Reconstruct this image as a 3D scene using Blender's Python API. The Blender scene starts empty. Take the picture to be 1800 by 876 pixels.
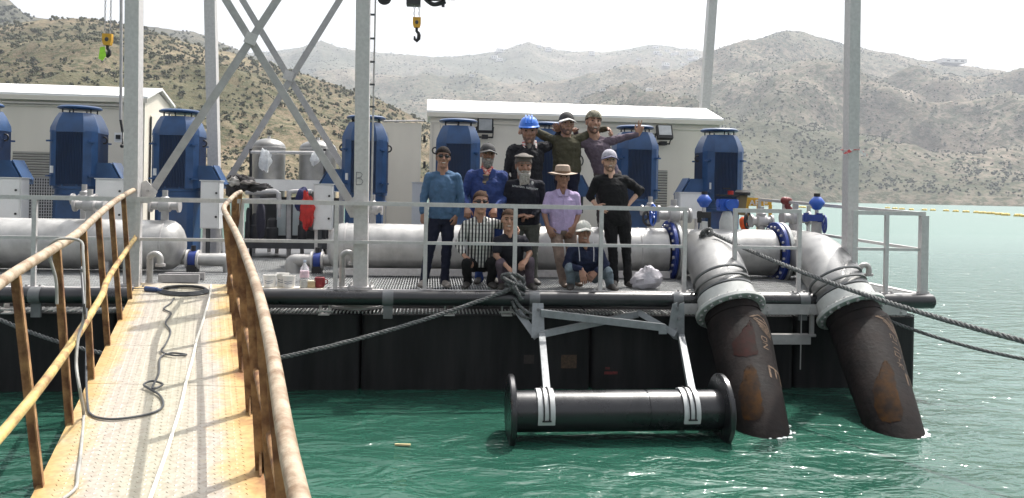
import bpy, math, random
from mathutils import Vector as V, Matrix, Quaternion, noise
R = math.radians
rnd = random.Random(7)
scene = bpy.context.scene
COL = scene.collection

# ------------------------------------------------------------------ camera, world, sun, exposure
PSI, RHO, EYE, FPX, CX, CY = R(5.8), R(1.15), 2.46, 1400.0, 900.0, 341.0
c_right = V((math.cos(PSI), -math.sin(PSI), 0)); c_fwd = V((math.sin(PSI), math.cos(PSI), 0)); c_up = V((0, 0, 1))
c_R = c_right * math.cos(RHO) + c_up * math.sin(RHO)
c_U = c_up * math.cos(RHO) - c_right * math.sin(RHO)
cam = bpy.data.cameras.new('camera'); cam_o = bpy.data.objects.new('camera', cam); COL.objects.link(cam_o)
cam.sensor_width = 36; cam.lens = 36 * FPX / 1800; cam.shift_y = -(438 - CY) / 1800
cam.clip_start = 0.05; cam.clip_end = 20000
m = Matrix((c_R, c_U, -c_fwd)).transposed().to_4x4(); m.translation = V((0, 0, EYE))
cam_o.matrix_world = m
scene.camera = cam_o

SUN_EL, SUN_AZ = R(60), R(40)        # azimuth measured from +Y towards +X
world = bpy.data.worlds.new('World'); scene.world = world; world.use_nodes = True
wn = world.node_tree.nodes; wl_ = world.node_tree.links
sky = wn.new('ShaderNodeTexSky'); sky.sky_type = 'NISHITA'; sky.sun_disc = False
sky.sun_elevation = SUN_EL; sky.sun_rotation = SUN_AZ; sky.dust_density = 6.0; sky.air_density = 1.0; sky.ozone_density = 0.6
hs_ = wn.new('ShaderNodeHueSaturation'); hs_.inputs['Saturation'].default_value = .22      # milky summer haze whitens the whole sky
wl_.new(sky.outputs[0], hs_.inputs['Color']); wl_.new(hs_.outputs[0], wn['Background'].inputs[0]); wn['Background'].inputs[1].default_value = 0.15
sun = bpy.data.lights.new('sun', 'SUN'); sun.energy = 3.3; sun.angle = R(0.53); sun.color = (1.0, 0.95, 0.88)
sun_o = bpy.data.objects.new('sun', sun); COL.objects.link(sun_o)
sdir = V((math.sin(SUN_AZ) * math.cos(SUN_EL), math.cos(SUN_AZ) * math.cos(SUN_EL), math.sin(SUN_EL)))
sun_o.rotation_euler = (-sdir).to_track_quat('-Z', 'Y').to_euler(); sun_o.location = (0, 0, 60)
scene.view_settings.view_transform = 'Standard'; scene.view_settings.look = 'None'
scene.view_settings.exposure = 0.92; scene.view_settings.gamma = 1
scene.cycles.max_bounces = 6; scene.cycles.volume_bounces = 0; scene.cycles.volume_step_rate = 1

def ray(px, py):
    return c_fwd + c_R * ((px - CX) / FPX) - c_U * ((py - CY) / FPX)
def W(px, py, Y=None, Z=None, D=None):
    """a spot seen in the photograph -> its place on a known plane of the site"""
    d = ray(px, py); o = V((0, 0, EYE))
    if Y is not None: t = Y / d.y
    elif Z is not None: t = (Z - EYE) / d.z
    else: t = D
    return o + d * t
def RD(r, d, h):                     # right / forward / below eye
    p = c_right * r + c_fwd * d; return V((p.x, p.y, EYE - h))

# ------------------------------------------------------------------ helpers
def basis(ax, up=(0, 0, 1)):
    ax = V(ax).normalized(); up = V(up)
    if abs(ax.dot(up.normalized())) > .98: up = V((0, 1, 0))
    x = up.cross(ax).normalized(); y = ax.cross(x)
    return x, y, ax
def wloc(o):
    p = V((0, 0, 0))
    while o is not None: p += o.location; o = o.parent
    return p
class MB:
    def __init__(s): s.v = []; s.f = []
    def add(s, vs, fs):
        o = len(s.v); s.v += [tuple(q) for q in vs]; s.f += [tuple(i + o for i in f) for f in fs]; return s
    def box(s, c, size, rot=None, taper=1.0):
        x, y, z = size[0] / 2, size[1] / 2, size[2] / 2
        vs = [V((a * x * (taper if k > 0 else 1), b * y * (taper if k > 0 else 1), k * z)) for k in (-1, 1) for b in (-1, 1) for a in (-1, 1)]
        if rot is not None: vs = [rot @ q for q in vs]
        c = V(c)
        return s.add([q + c for q in vs], [(0, 2, 3, 1), (4, 5, 7, 6), (0, 1, 5, 4), (2, 6, 7, 3), (0, 4, 6, 2), (1, 3, 7, 5)])
    def bar(s, p0, p1, w, h=None, up=(0, 0, 1)):
        p0 = V(p0); p1 = V(p1); h = w if h is None else h
        x, y, z = basis(p1 - p0, up)
        vs = [p + x * (a * w / 2) + y * (b * h / 2) for p in (p0, p1) for a, b in ((-1, -1), (1, -1), (1, 1), (-1, 1))]
        return s.add(vs, [(0, 3, 2, 1), (4, 5, 6, 7), (0, 1, 5, 4), (1, 2, 6, 5), (2, 3, 7, 6), (3, 0, 4, 7)])
    def hbeam(s, p0, p1, w, h, t=.012, up=(0, 0, 1)):
        x, y, z = basis(V(p1) - V(p0), up)
        s.bar(V(p0) + y * (h / 2 - t / 2), V(p1) + y * (h / 2 - t / 2), w, t, up); s.bar(V(p0) - y * (h / 2 - t / 2), V(p1) - y * (h / 2 - t / 2), w, t, up)
        return s.bar(p0, p1, t, h - 2 * t - .002, up)
    def angle(s, p0, p1, w, t=.008, up=(0, 0, 1)):
        x, y, z = basis(V(p1) - V(p0), up)
        s.bar(V(p0), V(p1), w, t, up)
        return s.bar(V(p0) + y * (w / 2) - x * (w / 2 - t / 2), V(p1) + y * (w / 2) - x * (w / 2 - t / 2), t, w - t - .002, up)
    def cyl(s, p0, p1, r0, r1=None, n=16, caps=True):
        p0 = V(p0); p1 = V(p1); r1 = r0 if r1 is None else r1
        x, y, z = basis(p1 - p0)
        vs = [p + (x * math.cos(a) + y * math.sin(a)) * r for p, r in ((p0, r0), (p1, r1)) for a in (2 * math.pi * i / n for i in range(n))]
        fs = [(i, (i + 1) % n, n + (i + 1) % n, n + i) for i in range(n)]
        if caps: fs += [tuple(range(n))[::-1], tuple(range(n, 2 * n))]
        return s.add(vs, fs)
    def tube(s, pts, r, n=10, closed=False, flat=1.0, up=None):
        pts = [V(q) for q in pts]; N = len(pts)
        rs = r if isinstance(r, (list, tuple)) else [r] * N
        tang = []
        for i in range(N):
            a = pts[(i - 1) % N] if (i > 0 or closed) else pts[i]; b = pts[(i + 1) % N] if (i < N - 1 or closed) else pts[i]
            tang.append((b - a).normalized() if (b - a).length > 1e-9 else V((0, 0, 1)))
        x, y, z = basis(tang[0], up or (0, 0, 1)); vs = []
        for i in range(N):
            if i: 
                q = tang[i - 1].rotation_difference(tang[i]); x = q @ x; y = q @ y
            vs += [pts[i] + (x * math.cos(a) + y * math.sin(a) * flat) * rs[i] for a in (2 * math.pi * k / n for k in range(n))]
        fs = []
        for i in range(N if closed else N - 1):
            j = (i + 1) % N
            fs += [(i * n + k, i * n + (k + 1) % n, j * n + (k + 1) % n, j * n + k) for k in range(n)]
        if not closed: fs += [tuple(range(n))[::-1], tuple(range((N - 1) * n, N * n))]
        return s.add(vs, fs)
    def lathe(s, prof, o=(0, 0, 0), ax=(0, 0, 1), n=24, closed=False, ph=0.0):
        x, y, z = basis(ax); o = V(o)
        vs = [o + z * h + (x * math.cos(a) + y * math.sin(a)) * r for r, h in prof for a in (ph + 2 * math.pi * k / n for k in range(n))]
        P = len(prof); fs = []
        for i in range(P if closed else P - 1):
            j = (i + 1) % P
            fs += [(i * n + k, i * n + (k + 1) % n, j * n + (k + 1) % n, j * n + k) for k in range(n)]
        if not closed: fs += [tuple(range(n))[::-1], tuple(range((P - 1) * n, P * n))]
        return s.add(vs, fs)
    def sph(s, c, r, n=12, m=8, rot=None):
        rx, ry, rz = r if isinstance(r, (tuple, list)) else (r, r, r)
        vs = []; c = V(c)
        for i in range(1, m):
            t = math.pi * i / m
            for k in range(n):
                a = 2 * math.pi * k / n
                vs.append(V((rx * math.sin(t) * math.cos(a), ry * math.sin(t) * math.sin(a), -rz * math.cos(t))))
        vs += [V((0, 0, -rz)), V((0, 0, rz))]
        if rot is not None: vs = [rot @ q for q in vs]
        fs = [(i * n + k, i * n + (k + 1) % n, (i + 1) * n + (k + 1) % n, (i + 1) * n + k) for i in range(m - 2) for k in range(n)]
        b, t = (m - 1) * n, (m - 1) * n + 1
        fs += [(b, (k + 1) % n, k) for k in range(n)] + [(t, (m - 2) * n + k, (m - 2) * n + (k + 1) % n) for k in range(n)]
        return s.add([q + c for q in vs], fs)
    def prism(s, poly, ext):
        n = len(poly); ext = V(ext); vs = [V(q) for q in poly] + [V(q) + ext for q in poly]
        return s.add(vs, [tuple(range(n))[::-1], tuple(range(n, 2 * n))] + [(i, (i + 1) % n, n + (i + 1) % n, n + i) for i in range(n)])
    def loft(s, rings, n=16, caps=True):
        """rings: (centre, x-axis, y-axis, a, b)"""
        vs = []
        for c, x, y, a, b in rings:
            vs += [V(c) + V(x) * (a * math.cos(t)) + V(y) * (b * math.sin(t)) for t in (2 * math.pi * k / n for k in range(n))]
        P = len(rings)
        fs = [(i * n + k, i * n + (k + 1) % n, (i + 1) * n + (k + 1) % n, (i + 1) * n + k) for i in range(P - 1) for k in range(n)]
        if caps: fs += [tuple(range(n))[::-1], tuple(range((P - 1) * n, P * n))]
        return s.add(vs, fs)
    def cap(s, p0, p1, r0, r1=None, n=10):   # tapered capsule
        r1 = r0 if r1 is None else r1
        p0 = V(p0); p1 = V(p1)
        if (p1 - p0).length < 1e-5: return s.sph(p0, r0, n, 6)
        L = (p1 - p0).length
        prof = [(r0 * .08, -r0), (r0 * .55, -r0 * .83), (r0 * .88, -r0 * .47), (r0, 0), (r1, L), (r1 * .88, L + r1 * .47), (r1 * .55, L + r1 * .83), (r1 * .08, L + r1)]
        return s.lathe(prof, p0, p1 - p0, n)
    def mesh(s, name, origin=None, smooth=38):
        me = bpy.data.meshes.new(name)
        o = origin
        me.from_pydata([(a - o[0], b - o[1], c - o[2]) for a, b, c in s.v] if o is not None else s.v, [], s.f)
        if smooth:
            me.polygons.foreach_set('use_smooth', [True] * len(me.polygons))
            if smooth < 180: me.set_sharp_from_angle(angle=R(smooth))
        me.update(); return me
    def build(s, name, mat, parent=None, smooth=38, kind=None, label=None, origin=None):
        if parent is not None: origin = wloc(parent)
        me = s.mesh(name, origin, smooth)
        for q in (mat if isinstance(mat, (list, tuple)) else [mat]): me.materials.append(q)
        o = bpy.data.objects.new(name, me); COL.objects.link(o)
        if parent is not None: o.parent = parent
        elif origin is not None: o.location = origin
        if kind: o['kind'] = kind
        if label: o['label'] = label
        return o
def inst(src, name, parent, loc, rot=None):
    """one more object that shares src's mesh"""
    o = bpy.data.objects.new(name, src.data); COL.objects.link(o); o.parent = parent
    o.location = V(loc) - (wloc(parent) if parent else V((0, 0, 0)))
    if rot is not None: o.rotation_mode = 'QUATERNION'; o.rotation_quaternion = rot
    return o
def tag(o, label, cat, group=None, kind=None):
    o['label'] = label; o['category'] = cat
    if group: o['group'] = group
    if kind: o['kind'] = kind
    return o
def thing(name, label, cat, loc, group=None):
    o = bpy.data.objects.new(name, None); COL.objects.link(o); o.location = loc; o.empty_display_size = .1
    return tag(o, label, cat, group)
def dup(root, loc, label=None, rz=None):
    def cp(o, par):
        c = o.copy(); COL.objects.link(c)
        if par is not None: c.parent = par
        for ch in kids.get(o.name, []): cp(ch, c)
        return c
    kids = {}
    stack = [root]
    while stack:
        q = stack.pop(); kids[q.name] = list(q.children); stack += kids[q.name]
    r = cp(root, None); r.location = loc
    if rz is not None: r.rotation_euler.z = rz
    if label: r['label'] = label
    return r
def lerp(a, b, t): return a + (b - a) * t
def interp(tab, x):
    if x <= tab[0][0]: return tab[0][1]
    for (x0, y0), (x1, y1) in zip(tab, tab[1:]):
        if x <= x1: return lerp(y0, y1, (x - x0) / (x1 - x0))
    return tab[-1][1]
def spline(pts, k=8):
    pts = [V(q) for q in pts]; out = []
    for i in range(len(pts) - 1):
        p0 = pts[max(i - 1, 0)]; p1 = pts[i]; p2 = pts[i + 1]; p3 = pts[min(i + 2, len(pts) - 1)]
        for j in range(k):
            t = j / k
            out.append(.5 * ((2 * p1) + (p2 - p0) * t + (2 * p0 - 5 * p1 + 4 * p2 - p3) * t * t + (3 * p1 - p0 - 3 * p2 + p3) * t ** 3))
    return out + [pts[-1]]

# ------------------------------------------------------------------ materials
def N(nt, kind, **kw):
    n = nt.nodes.new(kind)
    for k, v in kw.items():
        if k.startswith('i_'):
            key = k[2:].replace('_', ' ')
            n.inputs[int(key) if key.isdigit() else key].default_value = v
        else: setattr(n, k, v)
    return n
def ramp(nt, src, stops):
    r = nt.nodes.new('ShaderNodeValToRGB'); e = r.color_ramp.elements
    while len(e) < len(stops): e.new(.5)
    for q, (p, c) in zip(e, stops):
        q.position = p; q.color = (*c, 1) if len(c) == 3 else c
    nt.links.new(src, r.inputs[0]); return r
MATS = {}
def M(name, col, rough=.5, metal=0.0, var=.14, scale=6.0, bump=0.0, bscale=60.0, col2=None, lo=.35, hi=.65, stretch=None, spec=None, rvar=.08, coat=0):
    m = bpy.data.materials.new(name); m.use_nodes = True; nt = m.node_tree; b = nt.nodes['Principled BSDF']
    tc = N(nt, 'ShaderNodeTexCoord'); src = tc.outputs['Object']
    if stretch:
        mp = N(nt, 'ShaderNodeMapping'); mp.inputs['Scale'].default_value = stretch; nt.links.new(src, mp.inputs[0]); src = mp.outputs[0]
    nz = N(nt, 'ShaderNodeTexNoise', i_Scale=scale, i_Detail=5.0, i_Roughness=.6); nt.links.new(src, nz.inputs['Vector'])
    c0 = tuple(max(0, x * (1 - var)) for x in col); c1 = tuple(min(1, x * (1 + var)) for x in col) if col2 is None else col2
    rp = ramp(nt, nz.outputs['Fac'], [(lo, c0), (hi, c1)])
    nt.links.new(rp.outputs[0], b.inputs['Base Color'])
    rr = N(nt, 'ShaderNodeMapRange', i_From_Min=.3, i_From_Max=.7, i_To_Min=max(.02, rough - rvar), i_To_Max=min(1, rough + rvar))
    nt.links.new(nz.outputs['Fac'], rr.inputs[0]); nt.links.new(rr.outputs[0], b.inputs['Roughness'])
    b.inputs['Metallic'].default_value = metal
    if spec is not None: b.inputs['Specular IOR Level'].default_value = spec
    if coat: b.inputs['Coat Weight'].default_value = coat
    if bump:
        n2 = N(nt, 'ShaderNodeTexNoise', i_Scale=bscale, i_Detail=4.0); nt.links.new(src, n2.inputs['Vector'])
        bp = N(nt, 'ShaderNodeBump', i_Strength=bump, i_Distance=.02); nt.links.new(n2.outputs['Fac'], bp.inputs['Height']); nt.links.new(bp.outputs[0], b.inputs['Normal'])
    MATS[name] = m; return m
galv = M('galvanised_steel', (.52, .505, .495), .45, .15, .09, 22, .05, 90)
galv_dull = M('dull_galvanised_steel', (.39, .38, .375), .5, .15, .12, 8, .05, 60)
davit_m = M('davit_galvanised_steel', (.25, .265, .275), .42, .25, .14, 12, .05, 60)
saddle_m = M('saddle_plate_steel', (.15, .155, .16), .5, .2, .15, 10)
stainless = M('brushed_stainless', (.37, .365, .355), .42, .45, .10, 2.4, .05, 30, col2=(.50, .495, .48), stretch=(1.6, 2, 1))
elbow_m = M('cast_elbow_steel', (.25, .25, .245), .42, .6, .16, 4, .08, 14)
blue = M('blue_motor_paint', (.016, .058, .155), .38, 0, .22, 3, .05, 40)
blue_fin = M('blue_fin_paint', (.010, .030, .085), .55, 0, .25, 3)
valve_blue = M('valve_blue_paint', (.02, .09, .42), .35, 0, .12, 8)
flange_blue = M('flange_blue_paint', (.015, .04, .22), .4, 0, .15, 8)
white_fl = M('flange_grey_white_paint', (.50, .51, .49), .45, 0, .10, 9, .06, 50)
cab = M('control_box_grey', (.62, .63, .63), .45, 0, .05, 4)
cream = M('container_cream', (.70, .655, .56), .55, 0, .05, 1.5, .02, 12, stretch=(1, 1, .3))
roofw = M('container_roof_white', (.80, .80, .78), .5, 0, .04, 2)
blackp = M('black_polyethylene', (.009, .009, .011), .30, 0, .3, 3, .05, 14, spec=.75)
hullm = M('black_hull', (.010, .010, .0115), .6, 0, .30, 2.2, .12, 9, col2=(.021, .021, .022), stretch=(2.5, 2.5, .35), spec=.25)
dark = M('dark_steel', (.03, .03, .033), .5, .3, .3, 5)
rust = M('rusty_paint', (.13, .055, .022), .75, 0, 0, 8, .25, 30, col2=(.36, .21, .09), lo=.38, hi=.62)
yrail = M('worn_yellow_handrail', (.22, .12, .05), .6, 0, 0, 6, .2, 40, col2=(.48, .36, .13), lo=.36, hi=.6)
wrail = M('worn_pale_handrail', (.19, .12, .065), .55, 0, 0, 9, .25, 40, col2=(.37, .30, .215), lo=.36, hi=.58)
black = M('matte_black', (.014, .014, .015), .6, 0, .2, 10)
rubber = M('rubber_hose', (.006, .005, .005), .72, 0, 0, 4, .3, 18, col2=(.019, .014, .013), spec=.15)
rope_m = M('dark_rope', (.12, .125, .125), .8, 0, .6, 40, .4, 200)
cable_g = M('grey_cable', (.30, .30, .28), .55, 0, .2, 10)
cable_w = M('white_cable', (.72, .70, .62), .5, 0, .08, 10)
cable_k = M('dark_cable', (.05, .055, .06), .5, 0, .2, 10)
yellow = M('crane_yellow', (.62, .33, .02), .45, 0, .12, 20)
yfloat = M('float_yellow', (.66, .50, .12), .6, 0, .15, 2)
red = M('red_fabric', (.42, .022, .018), .75, 0, .2, 12, .2, 60)
orange = M('orange_fabric', (.70, .10, .02), .75, 0, .2, 12)
navy = M('navy_fabric', (.015, .02, .06), .85, 0, .25, 14, .25, 90)
charc = M('charcoal_fabric', (.03, .028, .03), .85, 0, .3, 14, .25, 90)
white = M('white_paint', (.78, .78, .76), .5, 0, .05, 6)
grating_m = M('grating_steel', (.42, .43, .43), .5, .3, .15, 10)
deckdark = M('deck_beam_dark', (.05, .052, .056), .55, .1, .3, 3)
maroon = M('maroon_paint', (.16, .02, .02), .5, 0, .15, 10)
HAZE_D = 0.00021
# ------------------------------------------------------------------ water, hills, vegetation, far houses
def soil_mat(name, pale, brown, scrub, s, spots, th=.52, k2=8.0):
    m = bpy.data.materials.new(name); m.use_nodes = True; nt = m.node_tree; b = nt.nodes['Principled BSDF']
    tc = N(nt, 'ShaderNodeTexCoord'); src = tc.outputs['Object']
    n1 = N(nt, 'ShaderNodeTexNoise', i_Scale=s, i_Detail=8.0, i_Roughness=.65); nt.links.new(src, n1.inputs['Vector'])
    r1 = ramp(nt, n1.outputs['Fac'], [(.34, brown), (.52, tuple((a + c) / 2 for a, c in zip(pale, brown))), (.66, pale)])
    n2 = N(nt, 'ShaderNodeTexNoise', i_Scale=s * k2, i_Detail=7.0, i_Roughness=.72); nt.links.new(src, n2.inputs['Vector'])
    r2 = ramp(nt, n2.outputs['Fac'], [(th - .06, (0, 0, 0)), (th + .05, (1, 1, 1))])
    vo = N(nt, 'ShaderNodeTexVoronoi', i_Scale=spots); nt.links.new(src, vo.inputs['Vector'])
    r3 = ramp(nt, vo.outputs['Distance'], [(.22, (1, 1, 1)), (.34, (0, 0, 0))])
    mx = N(nt, 'ShaderNodeMath', operation='MAXIMUM'); nt.links.new(r2.outputs[0], mx.inputs[0]); nt.links.new(r3.outputs[0], mx.inputs[1])
    n5 = N(nt, 'ShaderNodeTexNoise', i_Scale=s * .32, i_Detail=4.0, i_Roughness=.55); nt.links.new(src, n5.inputs['Vector'])
    r5 = ramp(nt, n5.outputs['Fac'], [(.34, (.35, .35, .35)), (.50, (1, 1, 1))])
    mw = N(nt, 'ShaderNodeMath', operation='MULTIPLY'); nt.links.new(mx.outputs[0], mw.inputs[0]); nt.links.new(r5.outputs[0], mw.inputs[1])
    r6 = ramp(nt, n5.outputs['Fac'], [(.46, (0, 0, 0)), (.62, (.78, .78, .78))]); ma = N(nt, 'ShaderNodeMath', operation='MAXIMUM'); nt.links.new(mw.outputs[0], ma.inputs[0]); nt.links.new(r6.outputs[0], ma.inputs[1]); mx = ma
    mm = N(nt, 'ShaderNodeMath', operation='MULTIPLY', i_1=.9); nt.links.new(mx.outputs[0], mm.inputs[0])
    mix = N(nt, 'ShaderNodeMix', data_type='RGBA'); mix.inputs[7].default_value = (*scrub, 1)
    nt.links.new(mm.outputs[0], mix.inputs[0]); nt.links.new(r1.outputs[0], mix.inputs[6]); nt.links.new(mix.outputs[2], b.inputs['Base Color'])
    b.inputs['Roughness'].default_value = .95; b.inputs['Specular IOR Level'].default_value = .1
    b0 = N(nt, 'ShaderNodeBump', i_Strength=.8, i_Distance=.22 / s); nt.links.new(n1.outputs['Fac'], b0.inputs['Height'])
    bp = N(nt, 'ShaderNodeBump', i_Strength=.6, i_Distance=1.5); nt.links.new(n2.outputs['Fac'], bp.inputs['Height']); nt.links.new(b0.outputs[0], bp.inputs['Normal']); nt.links.new(bp.outputs[0], b.inputs['Normal'])
    return m
soil_near = soil_mat('dry_hillside_soil', (.25, .205, .135), (.13, .092, .06), (.060, .068, .034), .028, .22, .505, 9)
soil_far = soil_mat('far_mountain_soil', (.27, .225, .175), (.12, .098, .072), (.046, .060, .032), .011, .10, .50, 9)
soil_mid = soil_mat('scrub_mountain_soil', (.18, .165, .13), (.10, .095, .07), (.045, .05, .035), .012, .06, .48)

def zridge(px, py, d): return EYE + (CY + .02 * (px - CX) - py) * d / FPX
HILLS = {}
def terrain(name, mat, ridge, base, px0, px1, nx, ny, shape, amp, freq, seed, back=.5, jag=1.0):
    """ridge: (px, py, distance) crest as seen; base: (px, distance) foot of the slope"""
    rp = [(a, b) for a, b, c in ridge]; rd = [(a, c) for a, b, c in ridge]
    def pt(u, t):
        px = lerp(px0, px1, u); db = interp(base, px); dr = interp(rd, px)
        z1 = zridge(px, interp(rp, px), dr)
        d = lerp(db, dr, t); k = (px - CX) / FPX
        p = c_fwd * d + c_right * (d * k)
        if t <= 1: z = z1 * (t ** shape)
        else: z = z1 * (1 - (t - 1) * 1.1)
        q = V((p.x * freq, p.y * freq, seed))
        rid = 1 - abs(noise.noise(q)) * 2
        f = noise.fractal(q * 2.3, 1.0, 2.0, 5)
        env = min(1, 4 * t) * (1 - .93 * max(0, 1 - abs(t - 1) * 2.2))
        z += amp * env * (.9 * (rid - .5) + .6 * f)
        z += jag * noise.fractal(q * 14, 1.0, 2.0, 3) * min(1, 3 * t)
        return V((p.x, p.y, z - 1.5 * (1 - min(1, t * 20))))
    HILLS[name] = pt
    vs = []; fs = []; rows = ny + int(ny * back)
    for j in range(rows + 1):
        for i in range(nx + 1): vs.append(pt(i / nx, j / ny))
    for j in range(rows):
        for i in range(nx):
            a = j * (nx + 1) + i; fs.append((a, a + 1, a + nx + 2, a + nx + 1))
    mb = MB(); mb.v = [tuple(q) for q in vs]; mb.f = fs
    return mb.build(name, mat, smooth=180, kind='structure')
terrain('far_mountain', soil_far, [(300, 120, 3000), (430, 97, 3000), (480, 92, 3000), (520, 86, 3000), (560, 78, 3000), (585, 86, 3000), (640, 93, 3000), (700, 97, 3000), (760, 101, 3000), (830, 97, 3000), (880, 90, 3000), (905, 80, 3000), (925, 73, 3000), (945, 80, 3000), (975, 88, 3000), (1050, 92, 3000), (1100, 85, 3000), (1140, 78, 3000), (1190, 87, 3000), (1240, 92, 3000), (1300, 98, 3000), (1400, 108, 3000)],
        [(300, 1300), (1400, 1300)], 300, 1400, 230, 90, .82, 110, .0015, 3.1, jag=5)
terrain('right_mountain', soil_far, [(760, 345, 1300), (820, 300, 1350), (900, 240, 1500), (1000, 198, 1600), (1090, 165, 1700), (1160, 135, 1800), (1210, 108, 1900), (1245, 95, 1900), (1290, 82, 1900), (1330, 68, 1900), (1358, 58, 1900), (1375, 56, 1900), (1405, 60, 1900), (1440, 68, 1900), (1490, 82, 1900), (1530, 90, 1900), (1560, 96, 1900), (1630, 109, 1900), (1700, 118, 1900), (1750, 125, 1900), (1800, 135, 1900), (1900, 152, 1900), (2100, 190, 1900), (2500, 230, 1900)],
        [(900, 760), (1300, 800), (1500, 830), (1800, 780), (2500, 700)], 760, 2500, 330, 130, .88, 78, .0027, 8.7, jag=3)
terrain('grey_hill', soil_mid, [(-700, 60, 1100), (150, 62, 1100), (230, 48, 1100), (262, 48, 1100), (300, 54, 1100), (340, 58, 1100), (400, 83, 1100), (440, 100, 1100), (480, 112, 1100), (620, 170, 1100), (700, 230, 1100)],
        [(-700, 560), (700, 600)], -700, 700, 130, 40, .8, 40, .004, 5.5, jag=3)
terrain('dark_hill', soil_mid, [(-900, -60, 850), (-200, -50, 850), (-60, -22, 850), (0, -6, 850), (25, 14, 850), (50, 30, 850), (95, 38, 850), (160, 70, 850), (300, 180, 850)],
        [(-900, 560), (300, 560)], -900, 300, 100, 30, .8, 20, .005, 1.5, jag=3)
terrain('brown_hill', soil_near, [(-900, 20, 500), (-300, 66, 500), (-100, 60, 500), (0, 44, 500), (60, 36, 500), (110, 33, 500), (150, 34, 500), (200, 41, 500), (250, 52, 500), (300, 66, 500), (350, 84, 500), (400, 94, 500), (440, 105, 500), (480, 116, 500), (540, 134, 500), (600, 154, 500), (640, 167, 500), (700, 193, 500), (745, 214, 500), (800, 244, 500), (860, 292, 500), (910, 330, 500), (960, 360, 500)],
        [(-900, 170), (400, 190), (700, 260), (960, 420)], -900, 960, 260, 90, .92, 11, .008, 2.2, jag=.9)
sea = bpy.data.materials.new('reservoir_water'); sea.use_nodes = True
nt = sea.node_tree; b = nt.nodes['Principled BSDF']
b.inputs['IOR'].default_value = 1.333
tc = N(nt, 'ShaderNodeTexCoord'); mp = N(nt, 'ShaderNodeMapping'); mp.inputs['Rotation'].default_value = (0, 0, R(20)); mp.inputs['Scale'].default_value = (1, 1.7, 1)
nt.links.new(tc.outputs['Object'], mp.inputs[0])
nC = N(nt, 'ShaderNodeTexNoise', i_Scale=.35, i_Detail=3.0); nt.links.new(mp.outputs[0], nC.inputs['Vector'])
rc = ramp(nt, nC.outputs['Fac'], [(.35, (.016, .064, .045)), (.65, (.027, .090, .064))]); gx = N(nt, 'ShaderNodeSeparateXYZ'); nt.links.new(tc.outputs['Object'], gx.inputs[0])      # light painted into the colour: dark by the shading hull, brighter on open water
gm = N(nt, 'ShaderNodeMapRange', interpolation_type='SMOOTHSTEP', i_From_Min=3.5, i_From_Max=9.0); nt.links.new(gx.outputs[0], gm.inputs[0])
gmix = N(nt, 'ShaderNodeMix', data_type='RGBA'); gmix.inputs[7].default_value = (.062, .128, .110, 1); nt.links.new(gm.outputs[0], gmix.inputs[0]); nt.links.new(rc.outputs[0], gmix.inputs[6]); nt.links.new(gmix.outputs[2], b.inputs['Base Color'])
n1 = N(nt, 'ShaderNodeTexNoise', i_Scale=1.5, i_Detail=3.0, i_Roughness=.5, i_Distortion=.7); n2 = N(nt, 'ShaderNodeTexNoise', i_Scale=5.2, i_Detail=2.5, i_Roughness=.55, i_Distortion=.8)
for n_ in (n1, n2): nt.links.new(mp.outputs[0], n_.inputs['Vector'])
b1 = N(nt, 'ShaderNodeBump', i_Strength=1.0, i_Distance=.10); b2 = N(nt, 'ShaderNodeBump', i_Strength=1.0, i_Distance=.022)
nt.links.new(n1.outputs['Fac'], b1.inputs['Height']); nt.links.new(n2.outputs['Fac'], b2.inputs['Height'])
nt.links.new(b1.outputs[0], b2.inputs['Normal']); nt.links.new(b2.outputs[0], b.inputs['Normal'])
sxy = N(nt, 'ShaderNodeSeparateXYZ'); nt.links.new(tc.outputs['Object'], sxy.inputs[0])
rgh = N(nt, 'ShaderNodeMapRange', i_From_Min=10.0, i_From_Max=60.0, i_To_Min=.07, i_To_Max=.46); nt.links.new(sxy.outputs[1], rgh.inputs[0]); nt.links.new(rgh.outputs[0], b.inputs['Roughness'])
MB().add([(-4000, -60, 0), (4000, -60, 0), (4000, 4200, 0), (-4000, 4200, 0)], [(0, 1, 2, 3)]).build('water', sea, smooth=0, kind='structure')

# shrubs: the biggest ones singly, the rest as one mass
leaf_d = M('scrub_leaf_dark', (.050, .055, .037), .9, 0, .35, .9, spec=.1)
leaf_o = M('scrub_leaf_olive', (.082, .086, .052), .9, 0, .35, .9, spec=.1)
trunk_m = M('scrub_trunk', (.10, .075, .05), .9, 0, .2, 3)
def shrub_mesh(mb, c, r, rr, nl=26, seg=(5, 4)):
    for _ in range(nl):
        a = rr.uniform(0, 6.28); q = rr.random() ** .5; h = rr.uniform(.15, 1.0)
        p = V((math.cos(a) * q * r * (1.15 - .5 * h), math.sin(a) * q * r * (1.15 - .5 * h), h * r * 1.35))
        s = r * rr.uniform(.16, .36)
        mb.sph(V(c) + p, (s, s * rr.uniform(.7, 1.1), s * rr.uniform(.55, .9)), seg[0], seg[1])
protos = []
for k in range(5):
    rr = random.Random(k); mb = MB(); shrub_mesh(mb, (0, 0, 0), 1.0, rr)
    protos.append((mb.mesh('scrub_crown', smooth=0), MB().cyl((0, 0, -.4), (.05, 0, .7), .10, .05, 6).mesh('scrub_trunk')))
for a, t_ in protos: a.materials.append(leaf_d if rnd.random() < .5 else leaf_o); t_.materials.append(trunk_m)
pt = HILLS['brown_hill']
spots = []
while len(spots) < 7000:
    u = rnd.uniform(.36, .99); t = rnd.uniform(.02, 1.01)
    q = noise.noise(V((u * 26, t * 7, 4))) + .5 * noise.noise(V((u * 70, t * 20, 1)))
    if q < -.12 and rnd.random() < .8: continue
    spots.append((u, t, rnd.uniform(.8, 1.7) if rnd.random() < .88 else rnd.uniform(1.7, 2.9)))
spots.sort(key=lambda q: -q[2] / (220 + 280 * q[1]))
mass = MB()
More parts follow.
